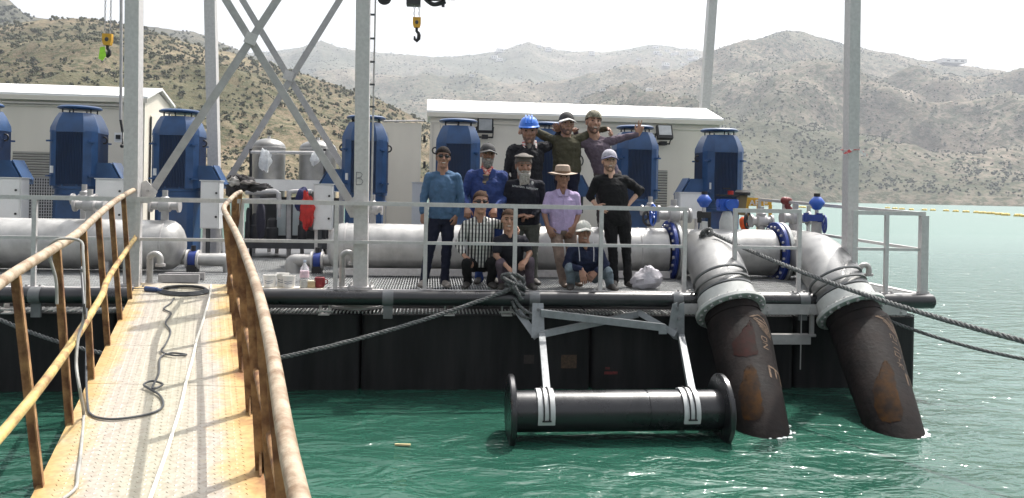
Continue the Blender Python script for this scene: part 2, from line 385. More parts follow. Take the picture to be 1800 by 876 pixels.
for i, (u, t, s) in enumerate(spots):
    p = pt(u, t); s *= .80 * (.45 + .55 * t)
    if i < 290:
        k = i % 5; cr, tr = protos[k]
        o = bpy.data.objects.new('scrub_tree', None); COL.objects.link(o); o.location = p; o.scale = (s, s, s * rnd.uniform(.8, 1.1)); o.rotation_euler.z = rnd.uniform(0, 6.28)
        tag(o, 'dark olive scrub tree dotted on the dry brown hillside behind the platform', 'tree', 'scrub trees on the brown hillside')
        for nm, me in (('crown', cr), ('trunk', tr)):
            c = bpy.data.objects.new(nm, me); COL.objects.link(c); c.parent = o
    else:
        rr = random.Random(i)
        for _ in range(4): mass.sph(p + V((rr.uniform(-.5, .5), rr.uniform(-.5, .5), rr.uniform(.2, .9))) * s, (s * rr.uniform(.3, .55), s * rr.uniform(.3, .55), s * rr.uniform(.3, .5)), 5, 4)
tag(mass.build('hillside_scrub', leaf_o, smooth=0, kind='stuff'), 'small olive scrub covering the dry brown hillside', 'scrub')
mass = MB()
for nm, cnt, u0, u1, smin, smax in (('right_mountain', 15000, .08, .64, .8, 2.6), ('far_mountain', 6000, .12, .95, 1.5, 4), ('grey_hill', 1400, .55, 1, 1.3, 3.0), ('dark_hill', 1600, .7, 1, 1.5, 3.2)):
    pt = HILLS[nm]; n_ = 0
    while n_ < cnt:
        u = rnd.uniform(u0, u1); t = rnd.uniform(.02, 1.0) 
        if noise.noise(V((u * 30, t * 14, 9))) < .0 and rnd.random() < .75: continue
        n_ += 1; p = pt(u, t); s = rnd.uniform(smin, smax)
        for _ in range(2): mass.sph(p + V((rnd.uniform(-.6, .6), rnd.uniform(-.6, .6), rnd.uniform(.1, .7))) * s, (s * rnd.uniform(.4, .7), s * .5, s * rnd.uniform(.35, .6)), 5, 3)
tag(mass.build('mountain_scrub', M('far_scrub_leaf', (.050, .060, .040), .9, 0, .3, .5, spec=.1), smooth=0, kind='stuff'), 'far scrub speckled over the hazy mountains', 'scrub')
# far houses
hw = M('far_house_wall', (.78, .77, .74), .8, 0, .1, .2); hr = M('far_house_roof', (.50, .44, .38), .8, 0, .1, .2); hglass = M('far_house_window', (.06, .065, .07), .3, 0, .1, 1)
def house(nm, u, t, w, label, flat=False, hk=.55):
    p = HILLS[nm](u, t) - V((0, 0, .5)); h = w * hk
    o = thing('hillside_house', label, 'house', p, 'houses on the far mountains'); rz = Matrix.Rotation(rnd.uniform(-.4, .4), 3, 'Z')
    MB().box(p + V((0, 0, h / 2)), (w, w * .7, h), rz).build('wall', hw, o)
    if flat: MB().box(p + V((0, 0, h + .15)), (w * 1.05, w * .75, .3), rz).build('roof', hr, o)
    else: MB().prism([p + V((0, 0, h)) + rz @ V((x, -w * .38, z)) for x, z in ((-w * .54, 0), (w * .54, 0), (0, w * .2))], rz @ V((0, w * .76, 0))).build('roof', hr, o)
    for x in (-.28, .05, .3):
        MB().box(p + V((0, 0, h * .5)) + rz @ V((x * w, -w * .352, 0)), (w * .13, .1, h * .35), rz).build('window', hglass, o)
    return o
LH = 'tiny pale house on the hazy mountain slope across the reservoir'
for nm, cnt, u0, u1, t0, t1, w0, w1 in (('right_mountain', 14, .06, .55, .25, .9, 8, 13), ('far_mountain', 52, .45, .88, .35, .9, 12, 22)):
    for _ in range(cnt): house(nm, rnd.uniform(u0, u1), rnd.uniform(t0, t1), rnd.uniform(w0, w1), LH, rnd.random() < .5)
house('right_mountain', (1663 - 760) / 1740, .985, 62, 'long pale building standing on the ridge right of the tall steel column', True, .14)
# yellow float line across the water
fl = [(1368, 371.0), (1378, 371.5), (1402, 361.5), (1412, 362), (1425, 362.4), (1560, 366), (1573, 367), (1585, 368), (1602, 369), (1625, 369.5), (1640, 370), (1663, 371), (1680, 372), (1698, 373), (1716, 374), (1727, 375), (1742, 376), (1757, 377.5), (1768, 378.5), (1790, 380), (1803, 381)]
LF = 'pale yellow barrel float in the boom line across the water beyond the railing'
first = None; pts = []
for i, (px, py) in enumerate(fl[2:]):
    py = py + .5 if px > 1500 else py + 3.5
    p = W(px, py, Z=.05); pts.append(p)
    if first is None:
        first = thing('boom_float', LF, 'float', p, 'yellow floats of the boom line')
        MB().lathe([(.08, -.62), (.20, -.58), (.27, -.45), (.27, .45), (.20, .58), (.08, .62)], p, (1, .15, 0), 10).build('barrel', yfloat, first)
        MB().lathe([(.285, -.06), (.285, .06)], p, (1, .15, 0), 10).build('band', M('float_band', (.40, .28, .08), .6), first)
        first.scale = (1.5, 1.5, 1.9)
    else: dup(first, p, rz=rnd.uniform(-.3, .3))
# mountain air
hz = bpy.data.materials.new('haze_air'); hz.use_nodes = True; nt = hz.node_tree
nt.nodes.remove(nt.nodes['Principled BSDF']); pv = N(nt, 'ShaderNodeVolumePrincipled', i_Density=HAZE_D); pv.inputs['Color'].default_value = (.84, .90, 1, 1); pv.inputs['Anisotropy'].default_value = .2
nt.links.new(pv.outputs[0], nt.nodes['Material Output'].inputs['Volume'])
hb = MB().box((0, 2050, 350), (8400, 4500, 704)).build('haze', hz, smooth=0, kind='stuff')
hb['label'] = 'pale dusty haze lying between the viewer and the mountains'
# ------------------------------------------------------------------ the floating platform
DK = 1.24; YF = 9.92
def XW(px, Y, py=430): return W(px, py, Y=Y).x
XR = W(1625, 519, Y=YF).x; XL = -12.5
plat = thing('pontoon_platform', 'long black floating pontoon carrying the pumps with a galvanised grating deck', 'pontoon', (0, 10, 0))
seams = [XL, XW(1043, 9.98) - 8.7, XW(1043, 9.98) - 5.8, XW(1043, 9.98) - 2.9, XW(1043, 9.98), XW(1043, 9.98) + 2.7, XR - .06]
for a, b_ in zip(seams, seams[1:]):
    mb = MB(); r_ = .07; x0, x1 = a + .012, b_ - .012; y0, y1 = 9.97, 19.2
    poly = []
    for cx_, cy_, a0 in ((x1 - r_, y0 + r_, -90), (x1 - r_, y1 - r_, 0), (x0 + r_, y1 - r_, 90), (x0 + r_, y0 + r_, 180)):
        poly += [(cx_ + r_ * math.cos(R(a0 + k * 30)), cy_ + r_ * math.sin(R(a0 + k * 30)), -.9) for k in range(4)]
    mb.prism(poly, (0, 0, 1.83)); mb.build('hull_block', hullm, plat)
# grating: bars front to back, thin cross rods; sits in an edge frame
mb = MB(); x = -9.6
while x < XR - .08:
    mb.box((x, 12.30, DK - .02), (.006, 4.62, .035)); x += .0345
for k in range(24): mb.box(((XR - 9.6) / 2, 10.08 + k * .195, DK - .006), (XR + 9.5, .007, .007))
mb.build('grating', grating_m, plat, smooth=0, kind='stuff')
mb = MB(); x = -9.6
while x < XR - .1:                                   # lower ledge grating, seen in the slot under the deck
    mb.box((x, 10.12, .955), (.012, .30, .02)); x += .046
mb.build('ledge_grating', grating_m, plat, smooth=0, kind='stuff')
mb = MB(); mb.bar((XL, YF - .01, DK - .028), (XR, YF - .01, DK - .028), .012, .07); mb.bar((XL, YF + .025, DK + .004), (XR, YF + .025, DK + .004), .06, .008); mb.build('edge_angle', galv, plat)
for yy in (10.75, 12.4, 14.65): MB().hbeam((XL, yy, DK - .12), (XR - .03, yy, DK - .12), .12, .15).build('deck_beam', deckdark, plat)
MB().hbeam((XR - .02, YF + .06, DK - .09), (XR - .02, 18.8, DK - .09), .10, .17).build('side_beam', deckdark, plat)
MB().bar((XR - .03, YF + .03, DK + .004), (XR - .03, 18.8, DK + .004), .10, .008).build('side_trim', galv, plat)
MB().box(((XL + XR) / 2, 16.9, DK - .03), (XR - XL - .3, 4.4, .05)).build('rear_deck', deckdark, plat)
# bumper pipe with its saddles and stubs
bp0, bp1 = V((XL, 9.79, 1.165)), V((W(1640, 527, Y=9.79).x, 9.79, 1.165))
mb = MB(); mb.lathe([(.01, -.002), (.075, 0), (.095, .02), (.095, (bp1 - bp0).length - .02), (.075, (bp1 - bp0).length), (.01, (bp1 - bp0).length + .002)], bp0, bp1 - bp0, 24)
mb.build('bumper_pipe', blackp, plat)
for px in (-190, 60, 300, 430, 682, 940, 1192, 1415):
    X = XW(px, 9.72, 520); mb = MB()
    mb.tube([(X, 9.79 + .10 * math.sin(R(a)), 1.165 + .10 * math.cos(R(a))) for a in range(30, -165, -15)], .006, 4)
    pts = [(9.79 + .103 * math.sin(R(a)), 1.165 + .103 * math.cos(R(a))) for a in range(20, -150, -12)]
    mb = MB(); vs = []
    for y, z in pts: vs += [(X - .065, y, z), (X + .065, y, z)]
    mb.add(vs, [(2 * i, 2 * i + 1, 2 * i + 3, 2 * i + 2) for i in range(len(pts) - 1)])
    mb.box((X, 9.775, 1.0), (.11, .03, .17)).box((X, 9.87, .98), (.10, .16, .02))
    mb.build('pipe_saddle', saddle_m, plat)
for px in (20, 571, 790, 890, 1310):
    X = XW(px, 9.95, 545); mb = MB()
    for s in (-1, 1): mb.box((X + s * .055, 9.95, 1.02), (.012, .12, .17))
    mb.box((X, 9.92, .945), (.13, .16, .012)).cyl((X - .09, 9.88, .985), (X + .09, 9.88, .985), .012, n=8)
    mb.build('hull_clamp', galv, plat)
# round flange lying on the ledge, seen through the slot
o_ = W(628, 543, Y=10.35); mb = MB(); mb.lathe([(.10, 0), (.33, 0), (.33, .03), (.30, .03), (.30, .055), (.10, .055)], (o_.x, 10.36, .975), (0, 0, 1), 36, closed=True); mb.build('hatch_ring', galv_dull, plat)
h0 = W(1200, 546, Y=9.72); h1 = W(1592, 552, Y=9.72)
mb = MB(); mb.box(((h0.x + h1.x) / 2, 9.70, 1.065), (h1.x - h0.x, .012, .13)); mb.box(((h0.x + h1.x) / 2, 9.74, 1.126), (h1.x - h0.x, .07, .01)); mb.box(((h0.x + h1.x) / 2, 9.74, 1.004), (h1.x - h0.x, .07, .01)); mb.build('hose_beam', galv_dull, plat)
for px in (1212, 1350, 1425, 1585):
    for dz in (-.03, .03):
        p = W(px, 546, Y=9.69); inst_b = MB().cyl((p.x, 9.70, 1.065 + dz), (p.x, 9.675, 1.065 + dz), .014, n=6).build('bolt', galv_dull, plat)
h0 = W(1352, 597, Y=9.76); h1 = W(1425, 598, Y=9.76)
mb = MB(); mb.box(((h0.x + h1.x) / 2, 9.76, h0.z), (h1.x - h0.x, .012, .125)); mb.box(((h0.x + h1.x) / 2, 9.81, h0.z + .058), (h1.x - h0.x, .09, .01)); mb.build('lower_channel', galv_dull, plat)
p = W(1408, 606, Y=9.76); mb = MB(); mb.cyl((p.x, 9.765, p.z - .32), (p.x, 9.765, 1.02), .008, n=6); mb.build('hanging_rod', galv_dull, plat)
p = W(1427, 590, Y=9.76); mb = MB(); mb.box((p.x, 9.77, .88), (.05, .04, .34)); mb.cyl((p.x - .05, 9.76, p.z), (p.x + .05, 9.76, p.z), .02, n=8); mb.build('channel_hanger', galv_dull, plat)
# faint stickers low on the hull
for px, py, w, h, c in ((1000, 636, .20, .17, (.06, .035, .02)), (1074, 656, .17, .035, (.14, .02, .02)), (1068, 648, .06, .03, (.10, .02, .02)), (930, 632, .13, .11, (.03, .022, .02))):
    q = W(px, py, Y=9.962); MB().box((q.x, 9.966, q.z), (w, .003, h)).build('hull_sticker', M('sticker_ink', c, .7, 0, .5, 30), plat, smooth=0)

# ------------------------------------------------------------------ guard rails
ZT, ZM = 2.305, 1.83
def railing(pxs, label, y=YF, w=.05, wend=None):
    xs = [XW(p, y) for p in pxs]
    g = thing('guard_rail', label, 'railing', (xs[0], y, DK), 'galvanised guard rails along the deck')
    MB().bar((xs[0] - .02, y, ZT), (xs[-1] + .02, y, ZT), .052, .052).build('top_rail', galv, g)
    MB().bar((xs[0] + .02, y, ZM), (xs[-1] - .02, y, ZM), .038, .038).build('mid_rail', galv, g)
    for i, x in enumerate(xs):
        ww = wend if (wend and i == len(xs) - 1) else w
        mb = MB(); mb.bar((x, y - .012, DK + .005), (x, y - .012, ZT - .026), ww, ww * .8, (0, 1, 0)); mb.box((x, y, DK + .012), (.2, .09, .012))
        post = mb.build('post', galv, g)
        for s in (-1, 1): MB().cyl((x + s * .075, y - .02, DK + .018), (x + s * .075, y - .02, DK + .042), .016, n=6).build('bolt', galv_dull, post)
    return g
railing([-120, 61, 243, 424, 591, 748, 905, 1056, 1203], 'long galvanised guard rail running along the deck edge in front of the people')
railing([1291, 1404], 'short galvanised guard rail between the two black hoses')
g = railing([1500, 1557, 1622], 'galvanised guard rail at the right corner of the deck, ending in a thick post', wend=.10)
x0 = XW(1622, YF); far = W(1335, 350, Y=14.2)
g = thing('guard_rail', 'galvanised guard rail running back along the right side of the deck', 'railing', (x0, YF, DK), 'galvanised guard rails along the deck')
def sidep(t, z): return V((lerp(x0, far.x, t), lerp(YF + .05, 14.2, t), z + .14 * t))
MB().bar(sidep(0, ZT), sidep(1, ZT), .05, .05).build('top_rail', galv, g); MB().bar(sidep(0, ZM), sidep(1, ZM), .04, .04).build('mid_rail', galv, g)
for t in (.38, .62, .8, 1): MB().bar(sidep(t, DK) - V((0, 0, .14 * t)), sidep(t, ZT - .03), .05, .04, (0, 1, 0)).build('post', galv, g)
p1 = W(1505, 500, Y=10.6)
# bent vent pipes poking out of the deck
def ubend(px, py, Y, hgt, label, flip=1):
    p = W(px, py, Y=Y); b0 = V((p.x, Y, DK)); o = thing('vent_pipe', label, 'pipe', b0, 'bent vent pipes on the deck')
    r = .065; pts = [b0, b0 + V((0, 0, hgt))] + [b0 + V((flip * (r - r * math.cos(R(a))), -.02, hgt + r * math.sin(R(a)))) for a in range(20, 181, 20)]
    pts.append(pts[-1] + V((0, 0, -.06))); MB().tube(pts, .038, 12).build('bend', stainless, o)
    MB().lathe([(.03, 0), (.07, 0), (.07, .015), (.03, .015)], b0, n=14).build('foot', galv, o)
    MB().lathe([(.045, 0), (.06, .0), (.06, .035), (.045, .035)], pts[-1] - V((0, 0, .03)), n=12).build('cap', galv_dull, o)
ubend(263, 490, 10.2, .33, 'silver bent vent pipe at the far end of the rusty walkway')
ubend(601, 503, 10.15, .38, 'silver bent vent pipe beside the middle steel column')
ubend(1510, 492, 10.5, .27, 'silver bent vent pipe behind the right hand elbow')

# ------------------------------------------------------------------ gantry columns, bracing, hoists
def column(pb, ptop, Y, w, label, dp=None, ext=1.35, base=True, name='steel_column'):
    a = W(*pb, Y=Y); b = W(*ptop, Y=Y); b = a + (b - a) * ext; dp = dp or w
    if base: 
        k = (DK + .01 - a.z) / (b.z - a.z); a = a + (b - a) * k
    o = thing(name, label, 'column', a, 'galvanised gantry columns')
    mb = MB(); mb.bar(a, b, w, dp, (0, 1, 0)).build('shaft', galv, o, smooth=0)
    if base:
        MB().box(a + V((0, 0, .012)), (w + .14, dp + .14, .022)).build('base_plate', galv_dull, o)
        for s in (-1, 1):
            for q in (-1, 1): MB().cyl(a + V((s * (w / 2 + .04), q * (dp / 2 + .04), .02)), a + V((s * (w / 2 + .04), q * (dp / 2 + .04), .06)), .015, n=6).build('bolt', galv_dull, o)
    return o
colL = column((233, 480), (236, 0), 10.12, .165, 'tall galvanised steel column beside the far end of the rusty walkway')
colM = column((634, 503), (639, 0), 10.08, .172, 'tall galvanised steel column marked with a letter B')
colR = column((1493, 470), (1499, 0), 10.35, .15, 'tall galvanised steel column at the right with red and white tape round it', dp=.16)
colB = column((377, 310), (370, 0), 15.1, .19, 'galvanised steel column standing behind the cross braces at the left')
colP = column((1238, 195), (1252, 0), 18.3, .20, 'leaning grey steel column rising behind the right container')
# letter B in thin strokes on the middle column
q = W(632, 314, Y=9.985); sc = .115
B_ = [[(0, 0), (0, 1)], [(0, 1), (.45, .98), (.62, .82), (.5, .62), (0, .52)], [(0, .52), (.55, .46), (.72, .26), (.55, .04), (0, 0)]]
mb = MB()
for s_ in B_: mb.tube([(q.x + (x - .35) * sc * 1.0, 9.992, q.z + (z - .5) * sc * 1.35) for x, z in s_], .0045, 5)
mb.build('letter_mark', M('pencil_mark', (.20, .20, .21), .7, 0, .3, 40), colM)
def brace(ends, Y, w, label, node, gus=()):
    a = W(*ends[0][0], Y=Y); o = thing('cross_brace', label, 'brace', a, 'galvanised cross braces between the columns')
    for i, (p, q) in enumerate(ends):
        a_ = W(*p, Y=Y + .03 * i); b_ = W(*q, Y=Y + .03 * i); top = a_ if a_.z > b_.z else b_; bot = b_ if a_.z > b_.z else a_
        top = bot + (top - bot) * 1.25
        MB().angle(bot, top, w, .012, (0, 1, 0)).build('brace_bar', galv_dull, o)
    c = W(*node, Y=Y - .02); MB().box(c, (w * 1.5, .014, w * 1.5), Matrix.Rotation(R(20), 3, 'Y')).build('node_plate', galv, o)
    for gx, gy, s in gus:
        c = W(gx, gy, Y=Y - .03); gp = MB().prism([c + V((s * x, 0, z)) for x, z in ((-.10, -.12), (.07, -.12), (.15, .02), (.02, .16), (-.10, .10))], (0, .014, 0)).build('gusset_plate', galv, o)
        for dx, dz in ((0, -.05), (.04, .03)): MB().cyl(c + V((s * dx, -.022, dz)), c + V((s * dx, .03, dz)), .016, n=6).build('bolt', galv_dull, gp)
brace([((262, 345), (487, 0)), ((622, 366), (397, 0))], 10.2, .095, 'near pair of crossed galvanised braces between the left and middle columns', (441, 68), ((254, 340, 1), (626, 366, -1)))
brace([((402, 316), (597, 0)), ((604, 296), (426, 0))], 15.1, .115, 'far pair of crossed galvanised braces behind the near pair', (507, 133))
# cable conduit with clips beside the middle column
a = W(656, 203, Y=10.12); b_ = W(660, 0, Y=10.12); b_ = a + (b_ - a) * 1.3
o = thing('cable_conduit', 'thin vertical conduit clipped beside the steel column marked B', 'conduit', a)
MB().cyl(a - V((0, 0, 1.2)), b_, .012, n=8).build('conduit', galv_dull, o)
for y in (26, 68, 109, 149, 188): MB().box(W(654.5, y, Y=10.12), (.062, .03, .022)).build('clip', cable_k, o)
def hoist(pxc, ytop, yb0, yb1, yh, Y, label, tagc=None):
    k = Y / 1400; top = W(pxc, ytop, Y=Y); bt = W(pxc, yb0, Y=Y); bb = W(pxc, yb1, Y=Y); hk = W(pxc, yh, Y=Y)
    o = thing('chain_hook', label, 'hoist hook', bb, 'chain hoist hooks')
    h = (bt - bb).length; w = h * .78
    MB().prism([bb + V((x * w / 2, -w * .28, z * h)) for x, z in ((-.72, 0), (.72, 0), (1, .35), (1, 1), (-1, 1), (-1, .35))], (0, w * .56, 0)).build('hook_block', yellow, o)
    MB().sph(bb + V((0, -w * .29, h * .5)), (w * .22, .008, w * .25), 10, 6).build('block_mark', cable_k, o)
    H = (bb - hk).length
    MB().cyl(bb + V((0, 0, .005)), bb - V((0, 0, H * .3)), .022, n=8).tube([bb + V((x * H * .42, 0, z * H)) for x, z in ((0, -.28), (.3, -.36), (.42, -.55), (.36, -.8), (.05, -.96), (-.3, -.84), (-.36, -.62))], [.022, .026, .03, .032, .03, .024, .012], 8).build('hook', black, o)
    for s in (-1, 1):
        x0 = bt + V((s * w * .3, 0, 0)); L = (top.z - bt.z) * 1.15; n = int(L / .045); mb = MB()
        for i in range(n):
            c = x0 + V((0, 0, .02 + i * .045)); ax = V((.011, 0, 0)) if i % 2 else V((0, .011, 0))
            mb.tube([c + ax, c + ax * .8 + V((0, 0, .022)), c - ax * .8 + V((0, 0, .022)), c - ax, c - ax * .8 - V((0, 0, .022)), c + ax * .8 - V((0, 0, .022))], .0055, 4, closed=True)
        mb.build('chain', galv_dull, o)
    if tagc: MB().prism([W(x, y, Y=Y - .08) for x, y in ((176, 83), (184, 82), (186, 99), (180, 107), (173, 103))], (0, .006, 0)).build('safety_tag', tagc, o)
    return o
lime = M('lime_tag', (.35, .72, .04), .5, 0, .1, 20)
hoist(189, -5, 60, 80, 100, 12.6, 'yellow chain hook block with a lime tag hanging at the left', lime)
hoist(732.5, -5, 31, 49, 73, 12.6, 'yellow chain hook block hanging right of the column marked B')
p = W(727, 2, Y=12.6); o = thing('hoist_trolley', 'dark hoist trolley at the top edge above the yellow hook block', 'hoist', p)
MB().box(p + V((0, 0, .06)), (.22, .22, .26)).build('housing', dark, o)
MB().tube(spline([W(742, -8, Y=12.6), W(752, 2, Y=12.6), W(762, 8, Y=12.6), W(775, 6, Y=12.6), W(783, 3, Y=12.6)], 4), .035, 8).box(W(779, 6, Y=12.6), (.05, .05, .12)).box(W(765, -4, Y=12.6), (.3, .12, .09)).build('motor_arm', dark, o)
MB().cyl(W(675, -3, Y=12.55), W(676.5, -3, Y=12.72), .105, n=18).build('trolley_wheel', dark, o)
MB().bar(W(660, -9, Y=12.64), W(800, -7, Y=12.64), .1, .12).build('trolley_beam', dark, o)
# pendant control at the left container
o = thing('pendant_control', 'hanging white pendant control with black switch stick by the left column', 'control', W(210, 240, Y=14.9))
MB().tube([W(213, -40, Y=14.9), W(213, 100, Y=14.9), W(212, 212, Y=14.9)], .028, 8).build('conduit', galv_dull, o)
MB().box(W(209, 242, Y=14.9), (.13, .07, .17)).build('pendant_box', white, o); MB().box(W(207.5, 241, Y=14.85), (.075, .02, .075)).build('screen', black, o)
MB().bar(W(212, 211, Y=14.88), W(215.5, 232, Y=14.88), .035).cyl(W(215, 232, Y=14.88), W(215.5, 260, Y=14.88), .013, n=8).build('switch_stick', black, o); MB().sph(W(214.5, 257, Y=14.86), .035).build('end_knob', black, o)
# flagging tape on the right column
tape = M('red_white_tape', (.72, .70, .68), .5, 0, .0, 9, col2=(.5, .05, .05), lo=.48, hi=.52)
c = W(1495, 265, Y=10.35); o = thing('barrier_tape', 'strip of red and white tape knotted round the right steel column', 'tape', c)
MB().tube([c + V((x, y, z)) for x, y, z in ((-.082, -.088, 0), (.082, -.088, .012), (.082, .088, .02), (-.082, .088, .012))], .016, 5, closed=True, flat=.4).build('tape_loop', tape, o)
MB().prism([c + V(q) for q in ((.07, -.1, .02), (.18, -.11, -.05), (.16, -.12, -.09), (.06, -.1, -.02))], (0, .003, 0)).prism([c + V(q) for q in ((-.05, -.1, .02), (-.18, -.11, -.06), (-.10, -.12, -.05), (-.03, -.1, -.02))], (0, .003, 0)).build('tape_end', tape, o)

# ------------------------------------------------------------------ containers
louv = M('louvre_cream', (.50, .48, .43), .5, 0, .05, 4); seal = M('dark_seal', (.03, .03, .03), .7)
def louvre(par, p0, p1, y, n):
    """p0,p1: lower-left and upper-right corner in the wall plane"""
    fr = MB(); x0, x1, z0, z1 = p0.x, p1.x, p0.z, p1.z
    fr.box(((x0 + x1) / 2, y - .004, (z0 + z1) / 2), (x1 - x0, .006, z1 - z0)); lv = fr.build('louvre', seal, par, smooth=0)
    me = MB().box((0, 0, 0), (x1 - x0 - .02, .012, (z1 - z0) / n * .72), Matrix.Rotation(R(32), 3, 'X')).mesh('slat', smooth=0); me.materials.append(louv)
    for i in range(n):
        o = bpy.data.objects.new('slat', me); COL.objects.link(o); o.parent = lv; o.location = V(((x0 + x1) / 2, y - .025, z0 + (z1 - z0) * (i + .5) / n)) - wloc(lv)
def container(x0, x1, y0, dp, zb, ze, zr, label):
    o = thing('site_container', label, 'container', (x0, y0, zb), 'cream equipment containers')
    MB().box(((x0 + x1) / 2, y0 + dp / 2, (zb + ze) / 2), (x1 - x0, dp, ze - zb)).prism([(x0, y0 + dp / 2 - dp / 2, ze - .001), (x0, y0 + dp, ze - .001), (x0, y0 + dp / 2, zr - .06)], (x1 - x0, 0, 0)).build('wall', cream, o, smooth=0)
    e = .07
    mb = MB()
    for s in (0, 1):
        ye = y0 - e if s == 0 else y0 + dp + e
        mb.prism([(x0 - e, ye, ze - .02), (x0 - e, y0 + dp / 2, zr), (x0 - e, y0 + dp / 2, zr + .04), (x0 - e, ye, ze + .03)], (x1 - x0 + 2 * e, 0, 0))
    mb.build('roof', roofw, o, smooth=0)
    MB().box(((x0 + x1) / 2, y0 - e - .006, ze - .055), (x1 - x0 + 2 * e, .012, .085)).build('fascia', cream, o, smooth=0)
    MB().box(((x0 + x1) / 2, y0 - .012, ze - .20), (x1 - x0 - .02, .02, .03)).build('wall_trim', cream, o, smooth=0)
    return o
YC = 16.25
xa, xb = XW(752, YC), XW(1260, YC); ze = W(757, 197, Y=YC).z
cR = container(xa, xb, YC, 2.1, DK, ze, W(1232, 195, Y=YC + 1.05).z + .02, 'cream container with white gable roof and two floodlights behind the people')
louvre(cR, W(1147, 372, Y=YC), W(1173, 300, Y=YC), YC, 16)
louvre(cR, W(880, 352, Y=YC), W(899, 311, Y=YC), YC, 8)
for px in (757, 770): MB().box((XW(px, YC), YC - .012, (DK + ze) / 2 - .1), (.014, .012, ze - DK - .3)).build('door_seam', louv, cR, smooth=0)
for py in (245, 290, 350): MB().box(W(746, py, Y=YC - .03), (.05, .06, .14)).build('hinge', seal, cR)
# recess plate and rubber band near the pipe vent
q = W(1013, 283, Y=YC - .02); MB().lathe([(.13, 0), (.15, 0), (.15, .03), (.13, .03)], q, (0, -1, 0), 24, closed=True).build('vent_ring', seal, cR)
d0, d1 = W(669, 390, Y=YC - .02), W(741, 217, Y=YC - .02)
dl = MB().box(((d0.x + d1.x) / 2, YC + .01, (DK + .1 + d1.z) / 2), (d1.x - d0.x, .05, d1.z - DK - .1)).build('door_leaf', cream, cR, smooth=0)
MB().cyl((d0.x, YC - .03, d1.z + .02), (d1.x + .05, YC - .03, d1.z + .05), .018, n=8).build('door_bar', galv, dl)
MB().cyl((d0.x + .1, YC - .04, DK + .3), (d0.x + .1, YC - .04, d1.z - .2), .012, n=8).build('lock_rod', galv, dl)
YC2 = 15.7
xa2, xb2 = -9.5, XW(250, YC2); ze2 = W(225, 172, Y=YC2).z
cL = container(xa2, xb2, YC2, 1.5, DK, ze2, W(268, 157, Y=YC2 + .75).z - .02, 'cream container with white gable roof and louvre behind the left motors')
louvre(cL, W(22, 311, Y=YC2), W(97, 268, Y=YC2), YC2, 10)
s0, s1 = W(38, 385, Y=YC2), W(101, 314, Y=YC2); scr = MB().box(((s0.x + s1.x) / 2, YC2 - .006, (s0.z + s1.z) / 2), (s1.x - s0.x, .008, s1.z - s0.z)).build('mesh_screen', seal, cL, smooth=0)
mb = MB(); n = 14
for i in range(n + 1):
    x = lerp(s0.x, s1.x, i / n); mb.box((x, YC2 - .022, (s0.z + s1.z) / 2), (.016, .01, s1.z - s0.z))
    z = lerp(s0.z, s1.z, i / n); mb.box(((s0.x + s1.x) / 2, YC2 - .034, z), (s1.x - s0.x, .01, .016))
mb.build('mesh_wire', galv, scr, smooth=0, kind='stuff')
ex = xb2 + .012
MB().box((ex, YC2 + .75, (DK + ze2) / 2 - .12), (.02, .9, ze2 - DK - .35)).build('end_door', cream, cL, smooth=0)
MB().box((ex + .012, YC2 + .28, (DK + ze2) / 2 - .1), (.02, .03, ze2 - DK - .45)).build('door_seam', seal, cL, smooth=0)
MB().box(W(258, 318, Y=YC2 + .3), (.09, .05, .2)).build('door_latch', black, cL)
MB().cyl((XW(2, YC2), YC2 - .05, ze2 - .16), (XW(205, YC2), YC2 - .05, ze2 - .16), .02, n=8).build('wall_conduit', louv, cL)
# floodlights on the right container
lens = M('lamp_glass', (.42, .43, .43), .15, 0, .1, 8)
def flood(px, py, lab, tilt):
    p = W(px, py, Y=YC - .28); rt = Matrix.Rotation(R(tilt), 3, 'X')
    o = thing('floodlight', lab, 'lamp', p, 'floodlights on the container wall')
    MB().box(p, (.32, .10, .30), rt).build('housing', black, o); MB().box(p + rt @ V((0, -.052, .02)), (.26, .012, .22), rt).build('lens', lens, o)
    MB().bar(p + V((-.17, .03, -.02)), p + V((-.17, .2, -.22)), .02).bar(p + V((.17, .03, -.02)), p + V((.17, .2, -.22)), .02).bar(p + V((-.18, .2, -.22)), p + V((.18, .2, -.22)), .03).box(p + V((0, .1, -.22)), (.12, .2, .08)).build('bracket', black, o)
    MB().tube([p + V((-.2 + .10 * math.cos(R(a)), .15, -.12 + .10 * math.sin(R(a)))) for a in range(20, 340, 25)], .010, 6).build('lead', cable_k, o)
flood(853, 221, 'black floodlight on the container left of the blue helmet', 8); flood(1168, 233, 'black floodlight on the container right of the raised victory sign', -25)
# ------------------------------------------------------------------ rusty walkway
plate_m = bpy.data.materials.new('worn_tread_plate'); plate_m.use_nodes = True; nt = plate_m.node_tree; b = nt.nodes['Principled BSDF']
GA = RD(-2.52 + .61, 4.28, 0); GB = RD(-4.55 + .58, 9.7, 0); gdir = V((GB.x - GA.x, GB.y - GA.y, 0)).normalized(); gprp = V((gdir.y, -gdir.x, 0))
def hpl(d): return 1.614 + (4.28 - d) * .0801
def GE(side, d, lift=0):             # plate edge at forward distance d; side 0 left, 1 right
    l = (-2.52 + (4.28 - d) * .3745); w = 1.235 - (d - 4.18) * .020
    return RD(l + w * side, d, hpl(d) - lift)
G0 = GE(.5, 0); gw = (GE(1, 6) - GE(0, 6)).dot(gprp)
tc = N(nt, 'ShaderNodeTexCoord'); sb = N(nt, 'ShaderNodeVectorMath', operation='DOT_PRODUCT'); sb.inputs[1].default_value = gprp; nt.links.new(tc.outputs['Object'], sb.inputs[0])
off = (G0 - GE(.5, 4)).dot(gprp) - .055
mr = N(nt, 'ShaderNodeMath', operation='SUBTRACT', i_1=off); nt.links.new(sb.outputs['Value'], mr.inputs[0])
